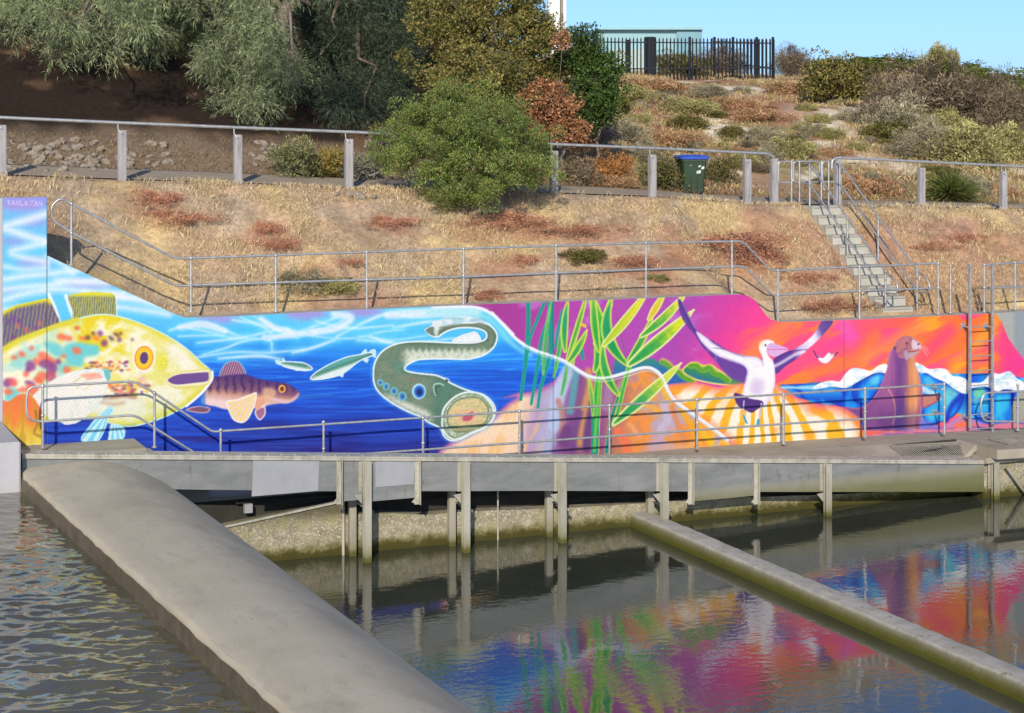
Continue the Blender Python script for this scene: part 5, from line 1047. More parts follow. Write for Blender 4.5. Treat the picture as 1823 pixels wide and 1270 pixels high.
for (a, c, w_, h_, rot) in ((.10, .56, .05, .07, 0), (.20, .66, .035, .06, 0), (-.1, .72, .02, .012, 0), (.12, .7, .03, .04, 0)):
    yf = -(.31 + (.345 - .31) * (c - .45) / .37) - .006
    MB().add([(a - w_, yf - .001 - .003, c - h_ / 2), (a + w_, yf - .004, c - h_ / 2 + .02), (a + w_, yf - .008, c + h_ / 2 + .02), (a - w_, yf - .008, c + h_ / 2), (a - w_, yf + .03, c - h_ / 2), (a + w_, yf + .03, c - h_ / 2 + .02), (a + w_, yf + .03, c + h_ / 2 + .02), (a - w_, yf + .03, c + h_ / 2)], [(0, 1, 2, 3), (0, 4, 5, 1), (1, 5, 6, 2), (2, 6, 7, 3), (3, 7, 4, 0)]).build('sticker', M['sticker'], bn)
bn.location = (bx, by + .3, bz - .02); bn.rotation_euler = (0, 0, math.radians(-14)); bn.scale = (1.02, 1.02, 1.02)
bpy.context.view_layer.update()
# ---------------------------------------------------------------- palisade fence, building and tower beyond the dune
M['black'] = plain('black_paint', (.012, .014, .018), .5, 0, .5)
pf_ = thing('palisade_fence', 'black spear-topped steel fence on the crest of the dune', 'fence', atd(1220, 131, 85))
pick = None
def seg_fence(p0, d0, p1, d1, n, yb0, yb1, yt0, yt1):
    A = Vector(atd(p0, yb0, d0)); B = Vector(atd(p1, yb1, d1)); AT = Vector(atd(p0, yt0, d0)); BT = Vector(atd(p1, yt1, d1))
    for k in range(n + 1):
        f = k / n; a = A.lerp(B, f); b = AT.lerp(BT, f); r = .024
        MB().box(a.x - r, a.x + r, a.y - r, a.y + r, a.z - .3, b.z - .08).add([(b.x - r, b.y - r, b.z - .08), (b.x + r, b.y - r, b.z - .08), (b.x + r, b.y + r, b.z - .08), (b.x - r, b.y + r, b.z - .08), (b.x, b.y, b.z + .02)], [(0, 1, 4), (1, 2, 4), (2, 3, 4), (3, 0, 4)]).build('picket', M['black'], pf_)
    for q in (.12, .86):
        MB().tube([A.lerp(AT, q) + Vector((0, .04, 0)), B.lerp(BT, q) + Vector((0, .04, 0))], .03, 6).build('rail', M['black'], pf_)
seg_fence(1062, 85, 1378, 85, 48, 131, 128, 66, 69)
seg_fence(1378, 85.3, 1268, 104, 18, 128, 118, 69, 67)
for p, w in ((1118, .10), (1157, .20), (1228, .05), (1376, .05), (1272, .05), (1305, .05), (1347, .05)):
    a = atd(p, 132, 85.2); b = atd(p, 66 if p > 1130 else 71, 85.2); MB().bevbox(a[0] - w, a[0] + w, a[1] - w, a[1] + w, a[2] - .3, b[2], .01).build('fence_post', M['black'], pf_)
M['teal'] = mottled('pale_teal_cladding', [(.22, .38, .42), (.26, .43, .46)], .4, .7, 0, .05, 10, (1, 1, 3)); M['teal2'] = plain('blue_teal_roof', (.15, .30, .37), .6)
db = 120
bl = thing('pump_building', 'low pale teal building behind the black fence', 'building', atd(1150, 150, db))
F = Vector((SN, CS, 0)); R_ = Vector((CS, -SN, 0))
def boxR(p0, p1, yt, yb, d, depth, name, mat, yt1=None):
    a = Vector(atd(p0, yt, d)); b = Vector(atd(p1, yt1 if yt1 else yt, d)); zb = atd(p0, yb, d)[2]; f = F * depth
    return MB().hexa([(a.x, a.y, zb), (b.x, b.y, zb), (b.x + f.x, b.y + f.y, zb), (a.x + f.x, a.y + f.y, zb), tuple(a), tuple(b), (b.x + f.x, b.y + f.y, b.z), (a.x + f.x, a.y + f.y, a.z)]).build(name, mat, bl)
boxR(1066, 1204, 54, 140, db, 8, 'wall', M['teal'], 52); boxR(1204.5, 1250, 50, 140, db - .2, 8, 'side_wall', M['teal2'], 50); boxR(1090, 1150, 88, 140, db - .6, .5, 'door_panel', plain('dull_olive', (.34, .42, .40), .8))
boxR(1062, 1252, 50.5, 53, db - .5, 9, 'roof_edge', plain('pale_edge', (.24, .42, .45), .6), 48.5)
M['white'] = plain('white_paint', (.78, .77, .72), .6)
tw = thing('white_tower', 'tall white tower shaft rising behind the bushes', 'tower', atd(990, 140, 110))
a = Vector(atd(974, 140, 110)); b = Vector(atd(1006, -160, 110)); w = (1006 - 974) / FPX * 110; c0 = Vector(atd(990, 140, 110)) + F * w * .5
mb = MB(); N_ = 20; vs = []
for z in (c0.z - 6, c0.z + 14):
    for k in range(N_): an = 2 * math.pi * k / N_; vs.append((c0.x + math.cos(an) * w / 2, c0.y + math.sin(an) * w / 2, z))
mb.add(vs, [(k, (k + 1) % N_, N_ + (k + 1) % N_, N_ + k) for k in range(N_)] + [tuple(range(N_, 2 * N_))], False); mb.build('shaft', M['white'], tw)
q = Vector(atd(999.5, 100, 109.3)); MB().box(q.x - .06, q.x + .06, q.y - .1, q.y + .1, c0.z - 5, c0.z + 13.5).build('cable_duct', plain('duct', (.30, .26, .2)), tw)
q = Vector(atd(1005, 100, 109.6)); MB().box(q.x - .12, q.x + .06, q.y - .1, q.y + .1, c0.z - 5, c0.z + 13.6).build('corner_trim', M['white'], tw)

# ---------------------------------------------------------------- foliage
def leaves(P, D, ln, wd, col, rs, droop=0, cup=False):
    """P centres (n,3), D directions (n,3); each leaf is a slim four-sided blade; returns V, F, col"""
    n = len(P); D = D / (np.linalg.norm(D, axis=1, keepdims=True) + 1e-9)
    r = rs.normal(size=(n, 3)); S = np.cross(D, r); S /= (np.linalg.norm(S, axis=1, keepdims=True) + 1e-9)
    L = ln[:, None]; W = wd[:, None]
    v0 = P; v1 = P + D * L * .45 + S * W * .5; v2 = P + D * L; v3 = P + D * L * .45 - S * W * .5
    if droop: v2 = v2 + np.array([0, 0, -1.0]) * L * droop
    V = np.stack([v0, v1, v2, v3], 1).reshape(-1, 3); F_ = np.arange(4 * n).reshape(n, 4)
    return V, F_, np.repeat(col, 4, 0)
def pal(cols, n, rs, w=None):
    cols = np.array([lin(c) for c in cols]); i = rs.choice(len(cols), n, p=w); c = cols[i]; return np.clip(c * (1 + rs.normal(size=(n, 1)) * .16), .004, 1)
def clumps_ellipsoid(c, r, n, rs, cr, flat=0.15):
    """clump centres spread through an ellipsoid, biased to the shell"""
    out = []
    while len(out) < n:
        v = rs.normal(size=3); v /= np.linalg.norm(v); q = rs.rand() ** .45; p = v * q * (1 + .18 * math.sin(5 * v[0] + 3 * v[2]) + .1 * rs.normal())
        if p[2] < -1 + flat: continue
        out.append((c[0] + p[0] * r[0], c[1] + p[1] * r[1], c[2] + p[2] * r[2], cr * (.6 + .8 * rs.rand()), q))
    return np.array(out)
def crown_mesh(cl, per, ln, wd, cols, rs, w=None, out=.8, up=0., droop=0, jitter=.7, shell=.35, tint=.25):
    n = len(cl) * per; ci = np.repeat(np.arange(len(cl)), per); c = cl[ci]
    v = rs.normal(size=(n, 3)); v /= np.linalg.norm(v, axis=1, keepdims=True); q = (shell + (1 - shell) * rs.rand(n)) ** .6
    P = c[:, :3] + v * (c[:, 3] * q)[:, None] * np.array([1, 1, .8]); D = v * out + rs.normal(size=(n, 3)) * jitter + np.array([0, 0, up])
    base = pal(cols, n, rs, w); tn = (1 + tint * rs.normal(size=(len(cl), 1)))[ci]; base = np.clip(base * tn, .004, .9)
    return leaves(P, D, ln * (.6 + .8 * rs.rand(n)), wd * (.7 + .6 * rs.rand(n)), base, rs, droop)
def limb_mesh(mb, a, b, r0, r1, rs, k=6, wob=.12):
    a = Vector(a); b = Vector(b); L = (b - a).length; P = [a.lerp(b, i / k) + Vector(rs.normal(size=3)) * wob * L * .2 * math.sin(math.pi * i / k) for i in range(k + 1)]
    mb.tube(P, r0, 7, True, r1)
def spray_crown(cl, per, rs, cols, w=None, L=.34, strands=9, sl=.13, sw=.013):
    """feathery tree: each clump carries drooping twigs, each twig a plume of fine strands"""
    n = len(cl) * per; ci = np.repeat(np.arange(len(cl)), per); c = cl[ci]
    v = rs.normal(size=(n, 3)); v[:, 2] = v[:, 2] * .7; v /= np.linalg.norm(v, axis=1, keepdims=True)
    A = c[:, :3] + v * (c[:, 3] * rs.rand(n) ** .5)[:, None]; Dt = v * .9 + rs.normal(size=(n, 3)) * .3 + np.array([0, 0, -.08]); Dt /= np.linalg.norm(Dt, axis=1, keepdims=True)
    tn = np.clip(1 + .28 * rs.normal(size=(len(cl), 1)), .45, 1.6)[ci]
    m = n * strands; ti = np.repeat(np.arange(n), strands); f = np.tile(np.linspace(.05, 1, strands), n)
    P = A[ti] + Dt[ti] * (f * L)[:, None] + np.array([0, 0, -1]) * (f ** 2 * L * .22)[:, None]; D = Dt[ti] * .9 + rs.normal(size=(m, 3)) * .5 + np.array([0, 0, -.1])
    col = np.clip(pal(cols, m, rs, w) * tn[ti], .004, .9)
    return leaves(P, D, sl * (.6 + .8 * rs.rand(m)), sw * (.7 + .6 * rs.rand(m)), col, rs, .25)
def make_tree(name, label, cat, base, trunk_top, cl, mesh, trunk_r=.16, group=None, limbs=9, mat='leaf', rs=RS, foliage='crown'):
    t = thing(name, label, cat, base, 0, group); mb = MB(); limb_mesh(mb, base, trunk_top, trunk_r, trunk_r * .55, rs, 8, .2)
    idx = rs.choice(len(cl), min(limbs, len(cl)), replace=False)
    for i in idx: f = .35 + .6 * rs.rand(); s_ = Vector(base).lerp(Vector(trunk_top), f); limb_mesh(mb, s_, cl[i][:3], trunk_r * .35, trunk_r * .08, rs, 5, .3)
    mb.build('trunk' if trunk_r > .07 else 'stems', M['bark'], t); V, F_, c = mesh; fast_mesh(foliage, V, F_, M[mat], c, False, t); return t
feather = [(152, 162, 118), (130, 146, 108), (172, 176, 128), (104, 124, 94), (112, 120, 82)]
def px_ell(px, py, rx, ry, d, depth=1.0): c = atd(px, py, d); s = d / FPX; return c, (rx * s, depth * rx * s, ry * s)
def multi(ells, n, rs, cr, flat=.0):
    out = []; A = sum(e[1][0] * e[1][2] for e in ells)
    for c, r in ells: out.append(clumps_ellipsoid(c, r, max(3, int(n * r[0] * r[2] / A)), rs, cr, flat))
    return np.vstack(out)
# feathery trees on the left, behind the path
def feather_tree(label, ells, trunk_px, d, n, per, cols, w=None, seed=1, trunk_r=.2, topy=-150, name='feathery_tree', group='feathery trees behind the path'):
    rs = np.random.RandomState(seed); cl = multi(ells, int(n * 1.25), rs, .36); bx, by, bz, _ = hit(trunk_px, 150 if trunk_px < 300 else 215, 44); 
    b = atd(trunk_px, 200, d); b = (b[0], b[1], float(ground(b[0], b[1])) - .1); tt = atd(trunk_px - 4, topy, d)
    return make_tree(name, label, 'tree', b, tt, cl, spray_crown(cl, int(per * 2.4), rs, cols, w), trunk_r, group, 7, 'leaf', rs)
feather_tree('pale feathery tree with drooping foliage at the upper left', [px_ell(170, -46, 180, 32, 40, .7), px_ell(230, -190, 170, 120, 49, 1.3), px_ell(60, -170, 130, 110, 50, 1.3), px_ell(195, 30, 125, 78, 46), px_ell(100, 55, 70, 52, 45), px_ell(265, 70, 60, 38, 47), px_ell(60, -20, 110, 80, 48), px_ell(230, -60, 120, 60, 48)], 215, 48.5, 150, 24, feather, None, 11)  # first ellipsoid: unseen foliage added over the path to shade the ground
feather_tree('grey-green feathery tree with foliage hanging almost to the pipe rail', [px_ell(480, -48, 170, 32, 40.4, .7), px_ell(430, -190, 150, 110, 49, 1.3), px_ell(420, 40, 75, 65, 46.5), px_ell(470, 105, 62, 55, 45.5), px_ell(500, 150, 60, 42, 46.5), px_ell(430, 185, 50, 34, 44.5), px_ell(380, 115, 45, 35, 47), px_ell(400, -40, 110, 60, 48), px_ell(360, 205, 40, 14, 45.6)], 512, 47.6, 150, 24, [(146, 156, 116), (124, 140, 106), (168, 174, 130), (92, 110, 84), (110, 116, 78)], None, 12, .23)  # leading ellipsoid hangs out of view, put there to dapple the ground
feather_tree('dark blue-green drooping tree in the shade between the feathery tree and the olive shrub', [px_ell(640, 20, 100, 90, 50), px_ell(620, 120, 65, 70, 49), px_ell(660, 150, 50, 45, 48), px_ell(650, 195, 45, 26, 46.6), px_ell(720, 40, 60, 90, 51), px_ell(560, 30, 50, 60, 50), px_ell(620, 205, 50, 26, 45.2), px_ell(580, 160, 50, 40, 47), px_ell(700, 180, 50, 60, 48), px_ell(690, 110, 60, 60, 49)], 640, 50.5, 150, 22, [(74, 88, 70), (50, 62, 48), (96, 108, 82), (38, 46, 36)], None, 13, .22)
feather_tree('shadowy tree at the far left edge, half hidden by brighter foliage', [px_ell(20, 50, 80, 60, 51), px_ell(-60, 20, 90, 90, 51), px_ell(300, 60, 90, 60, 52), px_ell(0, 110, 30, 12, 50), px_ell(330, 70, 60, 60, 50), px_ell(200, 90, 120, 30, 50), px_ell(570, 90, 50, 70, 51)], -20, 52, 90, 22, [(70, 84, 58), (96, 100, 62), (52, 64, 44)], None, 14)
# dark evergreen backdrop (each its own tree)
for i, (p, y, rx, ry) in enumerate([(-40, 20, 120, 90), (130, 30, 120, 84), (300, 25, 120, 90), (470, 20, 120, 100), (610, 15, 120, 105), (770, 0, 110, 80)]):
    rs = np.random.RandomState(30 + i); e = [px_ell(p, y, rx, ry, 58, .6), px_ell(p + 40, y - 90, rx, ry, 59, .6)]; cl = multi(e, 70, rs, .7); b = atd(p, 150, 58.5); b = (b[0], b[1], float(ground(b[0], b[1])) - .1)
    make_tree('evergreen_tree', ['dark evergreen tree behind the far left foliage', 'dark evergreen tree behind the pale feathery tree', 'dark evergreen tree seen in the gap between the two pale trees', 'dark evergreen tree behind the brown trunk', 'dark evergreen tree behind the blue-green drooping tree', 'dark evergreen tree standing behind the olive-green shrub'][i], 'tree', b, atd(p, -120, 58.5), cl, crown_mesh(cl, 150, .22, .10, [(34, 44, 30), (24, 32, 24), (46, 56, 36)], rs, None, .6, 0, .1), .25, 'dark evergreen trees on the hill', 8, 'leaf', rs)
# big shrubs
def shrub(name, label, ells, base_px, d, n, per, ln, wd, cols, w=None, seed=1, cr=.32, mat='leaf', group=None, up=.1, out=.8, flat=.05, trunk_r=.05, cat='shrub', tint=.2, limbs=14):
    rs = np.random.RandomState(seed); cl = multi(ells, n, rs, cr, flat); b = atd(base_px[0], base_px[1], d); b = (b[0], b[1], float(ground(b[0], b[1])) - .05)
    top = (b[0], b[1], b[2] + (max(c[2] for c in cl) - b[2]) * .7)
    return make_tree(name, label, cat, b, top, cl, crown_mesh(cl, per, ln, wd, cols, rs, w, out, up, tint=tint), trunk_r, group, limbs, mat, rs)
olive = [(122, 118, 62), (102, 104, 52), (142, 130, 76), (84, 92, 44), (132, 116, 66)]
shrub('olive_shrub', 'tall olive-green shrub with a few browned twigs behind the big green bush', [px_ell(800, 70, 80, 80, 46.5), px_ell(890, 60, 90, 90, 47), px_ell(950, 90, 60, 95, 46.5), px_ell(860, 150, 110, 60, 45), px_ell(930, 30, 60, 50, 47.5), px_ell(985, 130, 25, 60, 46.5), px_ell(840, 0, 100, 50, 48)], (880, 260), 46.5, 330, 150, .085, .045, olive, None, 41, .30, trunk_r=.12, cat='shrub')
shrub('dead_shrub', 'dead shrub with rusty orange-brown leaves at the right of the olive shrub', [px_ell(990, 205, 48, 50, 44.6), px_ell(1010, 235, 36, 30, 44.4), px_ell(965, 175, 40, 30, 45), px_ell(1000, 70, 10, 16, 45.2)], (1000, 262), 44.6, 90, 130, .085, .04, [(160, 112, 78), (140, 96, 66), (180, 134, 98), (118, 84, 60)], None, 42, .22, 'dryleaf')
shrub('evergreen_bush', 'upright dark green bush to the right of the rusty dead shrub', [px_ell(1040, 110, 48, 55, 46.5), px_ell(1075, 140, 38, 55, 46.2), px_ell(1060, 195, 42, 50, 46), px_ell(1030, 75, 22, 20, 47)], (1060, 248), 46.2, 140, 150, .08, .04, [(72, 96, 42), (56, 80, 36), (92, 112, 52), (48, 66, 30)], None, 43, .26)
shrub('green_bush', 'big rounded green bush growing over the fence on the bank', [px_ell(840, 345, 70, 34, 39.4), px_ell(880, 300, 110, 50, 39.6), px_ell(700, 280, 50, 36, 39.8), px_ell(850, 225, 130, 75, 39.8), px_ell(770, 260, 95, 70, 39.6), px_ell(920, 270, 85, 62, 39.8), px_ell(830, 320, 90, 52, 39.5), px_ell(730, 240, 60, 45, 40.0), px_ell(800, 180, 75, 40, 40.0), px_ell(965, 300, 34, 34, 40.0)], (830, 372), 39.7, 560, 190, .05, .02, [(108, 132, 62), (92, 120, 52), (134, 146, 78), (122, 126, 70), (76, 102, 46), (140, 130, 84)], None, 44, .2, up=.7, tint=.2, out=.6, limbs=40)
# low shrubs behind the path on the left
low = [(520, 285, 52, 34, 45.6, 'grey-green scrubby bush beside the path under the feathery tree', [(120, 122, 84), (100, 106, 72), (142, 138, 98)]), (590, 295, 40, 24, 45, 'olive scrub with yellowing tips behind the fourth fence post', [(136, 124, 66), (110, 110, 60), (160, 128, 70)]),
       (640, 300, 34, 22, 44.6, 'silvery twiggy scrub left of the big green bush', [(140, 136, 124), (118, 116, 104)]), (690, 255, 34, 36, 46, 'twiggy grey bush peeping out behind the big green bush', [(134, 126, 112), (110, 104, 90)]),
       (1030, 305, 44, 26, 45.5, 'grey-brown low scrub right of the big green bush', [(136, 120, 96), (116, 104, 84)]), (1090, 300, 50, 28, 46, 'orange-brown dried scrub behind the path', [(176, 126, 76), (150, 108, 66)]), (1180, 310, 34, 30, 45.6, 'dark olive scrub just left of the bin', [(104, 100, 60), (84, 84, 52)]),
       (1285, 300, 34, 32, 45.6, 'olive scrub just right of the bin', [(116, 112, 68), (96, 92, 58)]), (1050, 240, 50, 22, 50, 'grey leafless twiggy bush below the upright dark green bush', [(142, 130, 124), (118, 108, 102)])]
for i, (p, y, rx, ry, d, lab, cols) in enumerate(low):
    d = hit(p, y + ry)[3] + ry / FPX * 45 * .6
    shrub('low_scrub', lab, [px_ell(p, y, rx, ry, d)], (p, y + ry, d)[:2], d, 36, 110, .09, .022, cols, None, 60 + i, .2, 'dryleaf', 'low scrub behind the path', .4, trunk_r=.02, limbs=10)
# dune shrubs: prototypes by kind, each placed one labelled
def bushproto(name, kindseed, cols, rx, rz, n, per, ln, wd, mat='leaf', up=.3, cr=.2):
    rs = np.random.RandomState(kindseed); t = thing(name, None, None); cl = clumps_ellipsoid((0, 0, rz * .45), (rx, rx, rz * .62), n, rs, cr, .35); mb = MB()
    for i in range(min(12, n)): limb_mesh(mb, (rs.normal() * .06, rs.normal() * .06, -.05), cl[i][:3], .02, .006, rs, 4, .3)
    mb.build('stems', M['bark'], t); V, F_, c = crown_mesh(cl, per, ln, wd, cols, rs, None, .8, up); fast_mesh('crown', V, F_, M[mat], c, False, t); return t
kinds = {
 'olive': bushproto('olive_bush', 71, [(124, 118, 62), (102, 100, 52), (142, 132, 74), (84, 84, 44)], 1, 1.2, 110, 120, .10, .045, 'leaf', .3, .28),
 'grey': bushproto('saltbush', 72, [(156, 148, 122), (138, 130, 110), (168, 160, 126), (120, 116, 94)], 1, 1.0, 90, 150, .10, .022, 'dryleaf', .6, .28),
 'yellow': bushproto('coastal_daisy_bush', 73, [(172, 166, 108), (150, 148, 92), (188, 178, 124), (130, 130, 84)], 1, 1.0, 90, 140, .10, .035, 'leaf', .5, .28),
 'mauve': bushproto('twiggy_bush', 74, [(126, 112, 94), (108, 96, 84), (142, 128, 104), (94, 86, 68)], 1, 1.1, 110, 190, .10, .016, 'dryleaf', .5, .28),
 'red': bushproto('red_succulent', 75, [(174, 130, 98), (154, 114, 88), (186, 150, 114), (158, 142, 100)], 1, .5, 130, 90, .07, .028, 'dryleaf', .6, .18),
 'green': bushproto('green_dune_bush', 76, [(96, 110, 46), (120, 130, 60), (78, 92, 40)], 1, 1.3, 90, 70, .15, .065, 'leaf', .3, .28)}
kinds['bankred'] = bushproto('red_succulent', 78, [(182, 124, 104), (160, 106, 90), (194, 142, 114), (180, 146, 114)], 1, .5, 150, 100, .06, .018, 'dryleaf', .8, .2)
used = set()
def place(kind, px, py, rx, hpx, label, group=None, cat='bush'):
    """px,py = foot of the bush in the photograph; rx half width, hpx height in photo pixels"""
    x, y, z, d = hit(px, py); s = rx / FPX * d; hz_ = hpx / FPX * d; ph = {'olive': 1.2, 'grey': 1.0, 'yellow': 1.0, 'mauve': 1.1, 'red': .55, 'bankred': .5, 'green': 1.3}[kind]
    o = kinds[kind] if kind not in used else copy_tree(kinds[kind]); used.add(kind)
    o.location = (x, y + s * .5, z - .03); o.rotation_euler = (0, 0, RS.rand() * 6.28); o.scale = (s, s, hz_ / ph * (1.0 if py > 150 or kind != 'red' else .6) * (.6 if kind == 'red' else .92)); tag(o, label, cat, group); return o
dune = [
 ('olive', 1515, 182, 64, 84, 'big dark olive bush on the dune crest, right of the black fence'), ('mauve', 1300, 136, 46, 50, 'dry brown tangle of twigs against the black fence'), ('olive', 1225, 137, 46, 44, 'low olive bush growing in front of the black fence'),
 ('red', 1180, 165, 70, 40, 'yellow-red low growth below the left end of the black fence'), ('mauve', 1420, 137, 34, 52, 'dead upright stalks right beside the end of the black fence'), ('green', 1600, 128, 60, 30, 'green bush on the skyline right of the big olive bush'), ('mauve', 1460, 112, 30, 24, 'spiky dead stalks on the skyline above the big olive bush'),
 ('mauve', 1690, 235, 110, 118, 'large brownish-mauve twiggy bush on the right of the dune'), ('mauve', 1790, 240, 70, 100, 'second brown twiggy bush at the right edge of the dune'), ('green', 1800, 170, 50, 46, 'bright green bush on the skyline at the right edge'), ('green', 1748, 150, 26, 30, 'small bright green bush poking above the mauve bush'),
 ('yellow', 1612, 120, 20, 34, 'small open bush standing up on the skyline'), ('yellow', 1685, 132, 34, 50, 'taller wispy bush standing up on the skyline'), ('grey', 1620, 250, 60, 72, 'silver-grey bush in the middle of the right dune'), ('grey', 1680, 285, 60, 56, 'silver-grey bush above the right-hand pipe rail'),
 ('yellow', 1740, 300, 70, 74, 'yellow-green bush behind the right-hand pipe rail'), ('yellow', 1800, 290, 50, 64, 'yellow-green bush at the right edge above the rail'), ('yellow', 1690, 240, 50, 44, 'pale olive bush below the mauve bush'), ('olive', 1590, 255, 44, 40, 'dark olive bush midway down the dune'), ('grey', 1630, 285, 40, 46, 'grey bush left of the yellow-green bushes'),
 ('yellow', 1420, 282, 44, 34, 'yellow-green bush behind the gateway hoops'), ('grey', 1370, 262, 40, 34, 'grey twiggy bush above the fence corner'), ('grey', 1370, 290, 30, 30, 'small grey bush behind the last timber post'), ('olive', 1310, 250, 24, 28, 'small brown-olive cushion bush on sand'), ('olive', 1235, 232, 36, 28, 'low olive-grey bush above the bin'), ('grey', 1120, 262, 56, 46, 'grey leafless bush above the path left of the bin'),
 ('red', 1210, 262, 60, 44, 'rust-red low growth above the bin'), ('red', 1370, 215, 56, 36, 'rust-red slope growth below the sandy scar'), ('red', 1310, 195, 50, 34, 'rust-red growth in the middle of the dune'), ('red', 1560, 350, 56, 52, 'wide rust-red clump right of the stair head'), ('red', 1515, 340, 34, 44, 'rust-red clump directly behind the stair head'), ('red', 1500, 280, 36, 22, 'orange-red cushion above the stair head'),
 ('red', 1420, 165, 50, 30, 'orange-green low growth right of the black fence'), ('yellow', 1240, 205, 50, 30, 'pale grey-green growth in the middle of the dune'), ('yellow', 1465, 220, 26, 18, 'small yellow-green cushion on the sandy scar'), ('yellow', 1440, 198, 20, 14, 'tiny green cushion on the sandy scar'), ('grey', 1540, 225, 40, 30, 'grey-green bush right of the sandy scar'), ('yellow', 1130, 180, 46, 28, 'yellow-green growth right of the upright dark bush'), ('grey', 1270, 175, 40, 22, 'pale mauve low growth under the black fence'),
 ('olive', 1100, 200, 34, 36, 'shadowy small bush at the foot of the upright dark bush'), ('grey', 1160, 290, 34, 28, 'grey scrub just behind the rail left of the bin'), ('red', 1090, 335, 50, 38, 'orange dry mound beside the path right of the green bush'), ('yellow', 1330, 300, 30, 26, 'olive-grey scrub between bin and last posts'), ('red', 1330, 275, 40, 22, 'orange growth behind the rail right of the bin'), ('red', 1790, 350, 34, 34, 'rusty scrub at the base of the far right timber post'), ('grey', 1740, 350, 40, 34, 'grey scrub between the spiky plant and the right post'), ('grey', 1600, 345, 24, 24, 'small grey tuft left of the spiky plant')]
for q in dune: place(*q, group='bushes scattered over the dune')
rs = np.random.RandomState(90); rank = {}; small = []
LM = [(1515, 140, 'the big dark olive crest bush'), (1220, 120, 'the black fence'), (1430, 205, 'the sandy scar'), (1690, 180, 'the large mauve bush'), (1240, 300, 'the bin'), (1420, 300, 'the gateway hoops'), (1560, 320, 'the wide rust-red clump'), (1690, 330, 'the spiky plant'), (1060, 200, 'the upright dark green bush'), (1310, 238, 'the brown-olive cushion bush'), (1160, 300, 'the timber post left of the bin'), (1785, 330, 'the far right timber post'), (1620, 215, 'the silver-grey bush'), (1380, 150, 'the black fence end'), (1765, 265, 'the yellow-green bushes')]
lab2 = {'grey': 'small grey saltbush', 'red': 'small rusty mound', 'yellow': 'small yellow-green bush', 'olive': 'small dark olive bush', 'mauve': 'small brown twiggy bush'}
for i in range(130):
    px = rs.uniform(1080, 1840); py = rs.uniform(142, 335); kd = rs.choice(['grey', 'red', 'yellow', 'olive', 'mauve'], p=[.28, .34, .22, .08, .08])
    if (px < 1110 and py < 260) or (1380 < px < 1500 and 188 < py < 232) or (1440 < px < 1570 and py < 185) or (1200 < px < 1280 and py > 275): continue
    s = rs.uniform(10, 24) * (1 + (px - 1100) / 1500)
    L = min(LM, key=lambda q: (q[0] - px) ** 2 + 3 * (q[1] - py) ** 2); dx_, dy_ = px - L[0], py - L[1]
    side = ('right of' if dx_ > 0 else 'left of') if abs(dx_) > 1.6 * abs(dy_) else ('below' if dy_ > 0 else 'above')
    key = (kd, L[2], side); rank[key] = rank.get(key, 0) + 1; small.append((key, (dx_ ** 2 + dy_ ** 2) ** .5, place(kd, px, py, s, s * rs.uniform(.45, .8) * (.5 if kd == 'red' else 1), None, 'small bushes dotted over the dune')))
for key in rank:
    g = sorted([q for q in small if q[0] == key], key=lambda q: q[1]); words = ['', 'second ', 'third ', 'fourth ', 'fifth ', 'sixth ', 'seventh ', 'eighth ', 'ninth ', 'tenth ']
    for i, q in enumerate(g): q[2]['label'] = '%s, %s %s%s' % (lab2[key[0]], (words[min(i, 9)] + 'nearest ' if len(g) > 1 else ''), key[2 - 0] + ' ' if False else key[2] + ' ', key[1])
# dark skyline hedge behind the crest
for i, (p, y) in enumerate([(1440, 108), (1560, 112), (1640, 116), (1720, 122), (1830, 146)]):
    place('green', p, y + 16, 52, 30, ['low green skyline bush just right of the fence corner', 'low green skyline bush behind the big olive bush', 'low green skyline bush beside the small open bush', 'low green skyline bush behind the mauve bush', 'low green skyline bush at the extreme right'][i], 'bushes scattered over the dune')
# red patches and small shrubs on the bank (real low plants)
bankred = [(275, 362, 44, 26, 'brick-red succulent patch at the top left of the bank'), (335, 398, 46, 26, 'large brownish-red dried clump on the left of the bank'), (290, 385, 26, 14, 'small red-brown clump between the two larger left ones'), (475, 415, 20, 24, 'small upright rusty clump in the straw'), (500, 440, 40, 20, 'rusty clump above the second rail post'), (1310, 440, 95, 32, 'wide dark red succulent patch near the middle-right rail post'), (1340, 468, 50, 26, 'dark red lower lobe of succulent beside the rail post'), (1030, 410, 56, 16, 'thin red patch right of the big green bush'),
           (900, 400, 70, 24, 'faded orange-red patch in front of the big green bush'), (700, 400, 46, 18, 'faded brown patch left below the green bush'), (935, 468, 26, 18, 'small red clump above the wall near the middle'), (870, 530, 30, 18, 'rust-red clump at the kerb behind the wall'), (1130, 468, 44, 18, 'orange-brown clump between two rail posts'), (1440, 500, 40, 20, 'grey-brown clump left of the stairs'), (1490, 545, 60, 18, 'rust-brown clump below the foot of the stairs'), (1720, 425, 30, 16, 'dark red clump on the bank right of the stairs'), (1660, 440, 36, 12, 'faded red clump on the right bank'), (620, 470, 30, 12, 'small pinkish clump above the wall')]
for (p, y, rx, h, lab) in bankred: place('bankred', p, y + 3, rx * 1.5, h * .9, lab, 'red succulent patches on the bank', 'succulent')
place('olive', 1045, 470, 44, 26, 'small olive-green shrub on the middle of the bank', 'green shrubs on the bank'); place('grey', 540, 520, 50, 36, 'grey-green shrub with dead lower leaves above the wall', 'green shrubs on the bank'); place('yellow', 600, 525, 44, 30, 'pale green shrub beside the grey-green one above the wall', 'green shrubs on the bank'); place('yellow', 1170, 500, 30, 12, 'flat greenish plant near a rail post', 'green shrubs on the bank')
for k_ in kinds:
    if k_ not in used: pass
